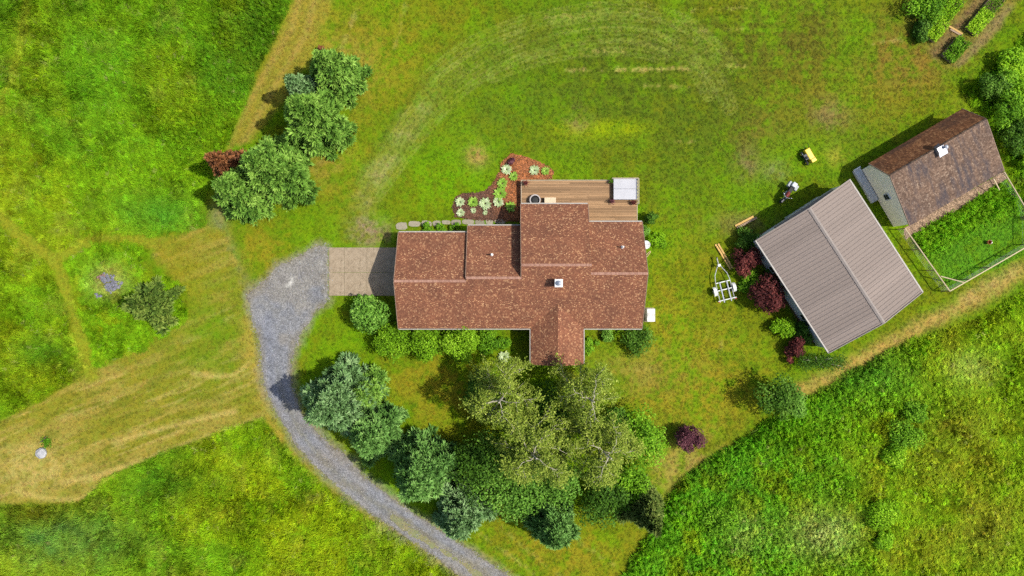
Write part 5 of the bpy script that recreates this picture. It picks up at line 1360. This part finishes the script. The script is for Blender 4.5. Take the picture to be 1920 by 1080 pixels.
# ------------------------------------------------------------------ grass and weeds (geometry-node scatter, colour from the growth map)
def tuft_proto(name, kind, seed, mat):
    rg = np.random.default_rng(seed)
    if kind == 'short':
        n = 16; az = rg.uniform(0, 6.28, n); tl = rg.uniform(.55, 1.4, n); Ln = rg.uniform(.6, 1.3, n); rad = rg.uniform(0, .9, n); w = .2
    elif kind == 'tall':
        n = 16; az = rg.uniform(0, 6.28, n); tl = rg.uniform(.35, 1.25, n); Ln = rg.uniform(.55, 1.1, n); rad = rg.uniform(0, .35, n); w = .10
    if kind in ('short', 'tall'):
        a2 = rg.uniform(0, 6.28, n)
        P = np.stack([np.cos(a2) * rad, np.sin(a2) * rad, np.full(n, -.03)], 1)
        D = np.stack([np.cos(az) * np.sin(tl), np.sin(az) * np.sin(tl), np.cos(tl)], 1)
        V = []; F = []
        side = unit(np.cross(D, np.tile((0, 0, 1.), (n, 1))))
        for i in range(n):
            b = len(V); mid = P[i] + D[i] * Ln[i] * .55; tip = P[i] + D[i] * Ln[i] + np.array((D[i][0], D[i][1], -.5)) * Ln[i] * .22
            V += [P[i] - side[i] * w / 2, P[i] + side[i] * w / 2, mid + side[i] * w * .45, mid - side[i] * w * .45, tip]
            F += [(b, b + 1, b + 2, b + 3), (b + 3, b + 2, b + 4, b + 4)]
        me = bpy.data.meshes.new(name); me.from_pydata([tuple(v) for v in V], [], [f if f[2] != f[3] else f[:3] for f in F])
    else:
        n = 36; d = unit(rg.normal(0, 1, (n, 3))); d[:, 2] = np.abs(d[:, 2])
        P = d * (.5, .5, .55) * rg.uniform(.5, 1, (n, 1)) + (0, 0, .25)
        V, F = leaves(P, np.cross(d + (0, 0, .8), rg.normal(0, 1, (n, 3))), d + (0, 0, .8) + rg.normal(0, .3, (n, 3)), rg.uniform(.20, .40, n), rg.uniform(.12, .22, n))
        me = bpy.data.meshes.new(name); me.from_pydata([tuple(v) for v in V], [], [tuple(f) for f in F])
    me.materials.append(mat); me.update()
    return bpy.data.objects.new(name, me)

def scatter(name, label, cat, P, scl, col, protos, seed, rot=None):
    me = bpy.data.meshes.new(name); n = len(P)
    me.vertices.add(n); me.vertices.foreach_set('co', np.asarray(P, np.float32).ravel())
    at = me.attributes.new('scl', 'FLOAT_VECTOR', 'POINT'); at.data.foreach_set('vector', np.asarray(scl, np.float32).ravel())
    at = me.attributes.new('col', 'FLOAT_COLOR', 'POINT'); c4 = np.ones((n, 4), np.float32); c4[:, :3] = col; at.data.foreach_set('color', c4.ravel())
    if rot is None: rot = np.stack([R.uniform(-.12, .12, n), R.uniform(-.12, .12, n), R.uniform(0, 6.283, n)], 1)
    at = me.attributes.new('rot', 'FLOAT_VECTOR', 'POINT'); at.data.foreach_set('vector', np.asarray(rot, np.float32).ravel())
    me.update()
    o = bpy.data.objects.new(name, me); COL.objects.link(o); tag(o, label, cat, kind='stuff')
    pc = bpy.data.collections.new(name + '_kinds')
    for p in protos: pc.objects.link(p)
    ng = bpy.data.node_groups.new(name, 'GeometryNodeTree')
    ng.interface.new_socket('Geometry', in_out='INPUT', socket_type='NodeSocketGeometry'); ng.interface.new_socket('Geometry', in_out='OUTPUT', socket_type='NodeSocketGeometry')
    N = ng.nodes; L = ng.links
    gi = N.new('NodeGroupInput'); go = N.new('NodeGroupOutput')
    iop = N.new('GeometryNodeInstanceOnPoints'); ci_ = N.new('GeometryNodeCollectionInfo')
    ci_.inputs['Collection'].default_value = pc; ci_.inputs['Separate Children'].default_value = True; ci_.inputs['Reset Children'].default_value = True
    rv_ = N.new('GeometryNodeInputNamedAttribute'); rv_.data_type = 'FLOAT_VECTOR'; rv_.inputs['Name'].default_value = 'rot'
    ri = N.new('FunctionNodeRandomValue'); ri.data_type = 'INT'
    [i for i in ri.inputs if i.type == 'INT'][0].default_value = 0; [i for i in ri.inputs if i.type == 'INT'][1].default_value = len(protos) - 1
    na = N.new('GeometryNodeInputNamedAttribute'); na.data_type = 'FLOAT_VECTOR'; na.inputs['Name'].default_value = 'scl'
    m2p = N.new('GeometryNodeMeshToPoints')
    L.new(gi.outputs[0], m2p.inputs[0]); L.new(m2p.outputs[0], iop.inputs['Points'])
    L.new(ci_.outputs[0], iop.inputs['Instance']); iop.inputs['Pick Instance'].default_value = True
    L.new([x for x in ri.outputs if x.type == 'INT'][0], iop.inputs['Instance Index'])
    L.new(rv_.outputs[0], iop.inputs['Rotation']); L.new(na.outputs[0], iop.inputs['Scale'])
    L.new(iop.outputs[0], go.inputs[0])
    md = o.modifiers.new('scatter', 'NODES'); md.node_group = ng
    return o

M_BLADE = instancer_leaf_mat('grass_blade', .28)
short = [tuft_proto('short_tuft', 'short', 600 + i, M_BLADE) for i in range(3)]
tall = [tuft_proto('tall_tuft', 'tall', 610 + i, M_BLADE) for i in range(4)]
broad = [tuft_proto('weed_tuft', 'broad', 620 + i, M_BLADE) for i in range(3)]

rg = np.random.default_rng(77)
NX = 210000
X = rg.uniform(-46.5, 46.5, NX); Y = rg.uniform(-27.5, 27.5, NX)
cc, hh, ww, bb, mk = growth(X, Y)
u_, v_ = uv_of(X, Y)
ok = bb < .35
clump = (fbm(u_, v_, 6, 141, 2) - .5) * 1.0 + (fbm(u_, v_, 16, 142, 2) - .5) * .35
ct = np.clip(cc * rg.normal(1.0, .14, (NX, 1)) * rg.normal(1, .06, (NX, 3)) * np.clip(1 + clump * (.25 + .75 * mk['tall']), .45, 1.6)[:, None], .002, .8)
seed_ = (rg.random(NX) < .012) & (mk['tall'] > .5)
ct[seed_] = ct[seed_] * .6 + np.array((.12, .11, .04)) * rg.uniform(.6, 1.1, (seed_.sum(), 1))
hh = hh * np.clip(1 + .8 * clump, .5, 1.6)
swd = fbm(u_, v_, 60, 151, 2) * 12.6; swt = sstep(.3, .7, fbm(u_, v_, 45, 152, 2)) * .75
sway = np.stack([swt + rg.normal(0, .15, NX), rg.normal(0, .12, NX), swd + rg.normal(0, .5, NX)], 1)
zz = mk['tall'] * (fbm(X, Y, 2.2, 51) - .35) * .22
isb = rg.random(NX) < ww * .5
tallm = mk['tall'] > .5
# tall grass
s_ = ok & tallm & ~isb & (mk['pen'] < .5)
h_ = .66 * np.maximum(hh[s_], .1) * rg.uniform(.6, 1.4, s_.sum()); w_ = .36 * rg.uniform(.8, 1.25, s_.sum()) + h_ * .25
scatter('meadow_grass', 'tall uncut green and yellow grass of the meadows', 'grass', np.stack([X[s_], Y[s_], zz[s_]], 1), np.stack([w_, w_, h_], 1), ct[s_] * 1.48 * np.array((1, .98, 1)), tall, 1, sway[s_])
s_ = ok & tallm & isb & (mk['pen'] < .5)
h_ = .75 * hh[s_] * rg.uniform(.7, 1.4, s_.sum()); w_ = .34 * rg.uniform(.7, 1.4, s_.sum())
scatter('meadow_weeds', 'broad-leaved weeds growing through the meadows', 'weeds', np.stack([X[s_], Y[s_], zz[s_]], 1), np.stack([w_, w_, h_], 1), ct[s_] * np.where(u_[s_] < 1100, 1.22, 1.72)[:, None] * np.array((1, .96, 1)), broad, 2)
s_ = ok & ~tallm & (rg.random(NX) < .55) & (mk['pen'] < .5)
h_ = .06 * rg.uniform(.6, 1.3, s_.sum()); w_ = .11 * rg.uniform(.7, 1.3, s_.sum())
scatter('lawn_grass', 'short mown lawn grass around the house', 'grass', np.stack([X[s_], Y[s_], np.zeros(s_.sum())], 1), np.stack([w_, w_, h_], 1), ct[s_] * 1.2, short, 3)
s_ = (mk['pen'] > .5) & (bb < .2)
pidx = np.nonzero(s_)[0]
h_ = hh[s_] * rg.uniform(.7, 1.3, s_.sum()); w_ = (.16 + .25 * sstep(.1, .5, hh[s_])) * rg.uniform(.8, 1.3, s_.sum())
scatter('pen_weeds', 'lush bright green weeds inside the wire pen', 'weeds', np.stack([X[s_], Y[s_], np.zeros(s_.sum())], 1), np.stack([w_, w_, h_], 1), ct[s_] * 1.55, [tuft_proto('pen_tuft', q, 640 + i, M_BLADE) for i, q in enumerate(('tall', 'tall', 'broad'))], 4)
# bark chips on the mulch bed
NC = 5200
U = rg.uniform(842, 1042, NC); Vv = rg.uniform(285, 420, NC)
sd = poly_sd(U, Vv, MULCH); k_ = sd > 1
cp = MB().box((0, 0, 0), (.13, .05, .02)).build('bark_chip', None)
cpm = bpy.data.materials.new('bark_chip'); cpm.use_nodes = True
_a = cpm.node_tree.nodes.new('ShaderNodeAttribute'); _a.attribute_type = 'INSTANCER'; _a.attribute_name = 'col'
cpm.node_tree.links.new(_a.outputs['Color'], cpm.node_tree.nodes['Principled BSDF'].inputs['Base Color']); cpm.node_tree.nodes['Principled BSDF'].inputs['Roughness'].default_value = .9
cp.data.materials.append(cpm); COL.objects.unlink(cp)
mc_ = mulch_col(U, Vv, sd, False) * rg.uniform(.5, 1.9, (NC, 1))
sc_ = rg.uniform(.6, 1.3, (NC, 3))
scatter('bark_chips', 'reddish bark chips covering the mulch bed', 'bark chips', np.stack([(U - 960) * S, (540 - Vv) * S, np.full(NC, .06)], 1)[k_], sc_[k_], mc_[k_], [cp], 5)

# loose stones on and beside the gravel
NS = 16000
U = rg.uniform(455, 1010, NS); Vv = rg.uniform(455, 1100, NS)
sd = poly_sd(U, Vv, DRIVE); k_ = (sd > -9 * rg.random(NS) ** 3)
rk = bpy.data.objects.new('pebble', rock_mesh('pebble', .05, 901)); rk.data.materials.append(cpm)
pc_ = np.array((.19, .19, .195)) * rg.uniform(.55, 1.6, (NS, 1)) * rg.normal(1, .04, (NS, 3))
ps_ = np.repeat(rg.uniform(.4, 1.15, (NS, 1)), 3, 1)
scatter('loose_gravel', 'loose grey stones scattered over the driveway', 'gravel', np.stack([(U - 960) * S, (540 - Vv) * S, np.full(NS, .015)], 1)[k_], ps_[k_], pc_[k_], [rk], 6)
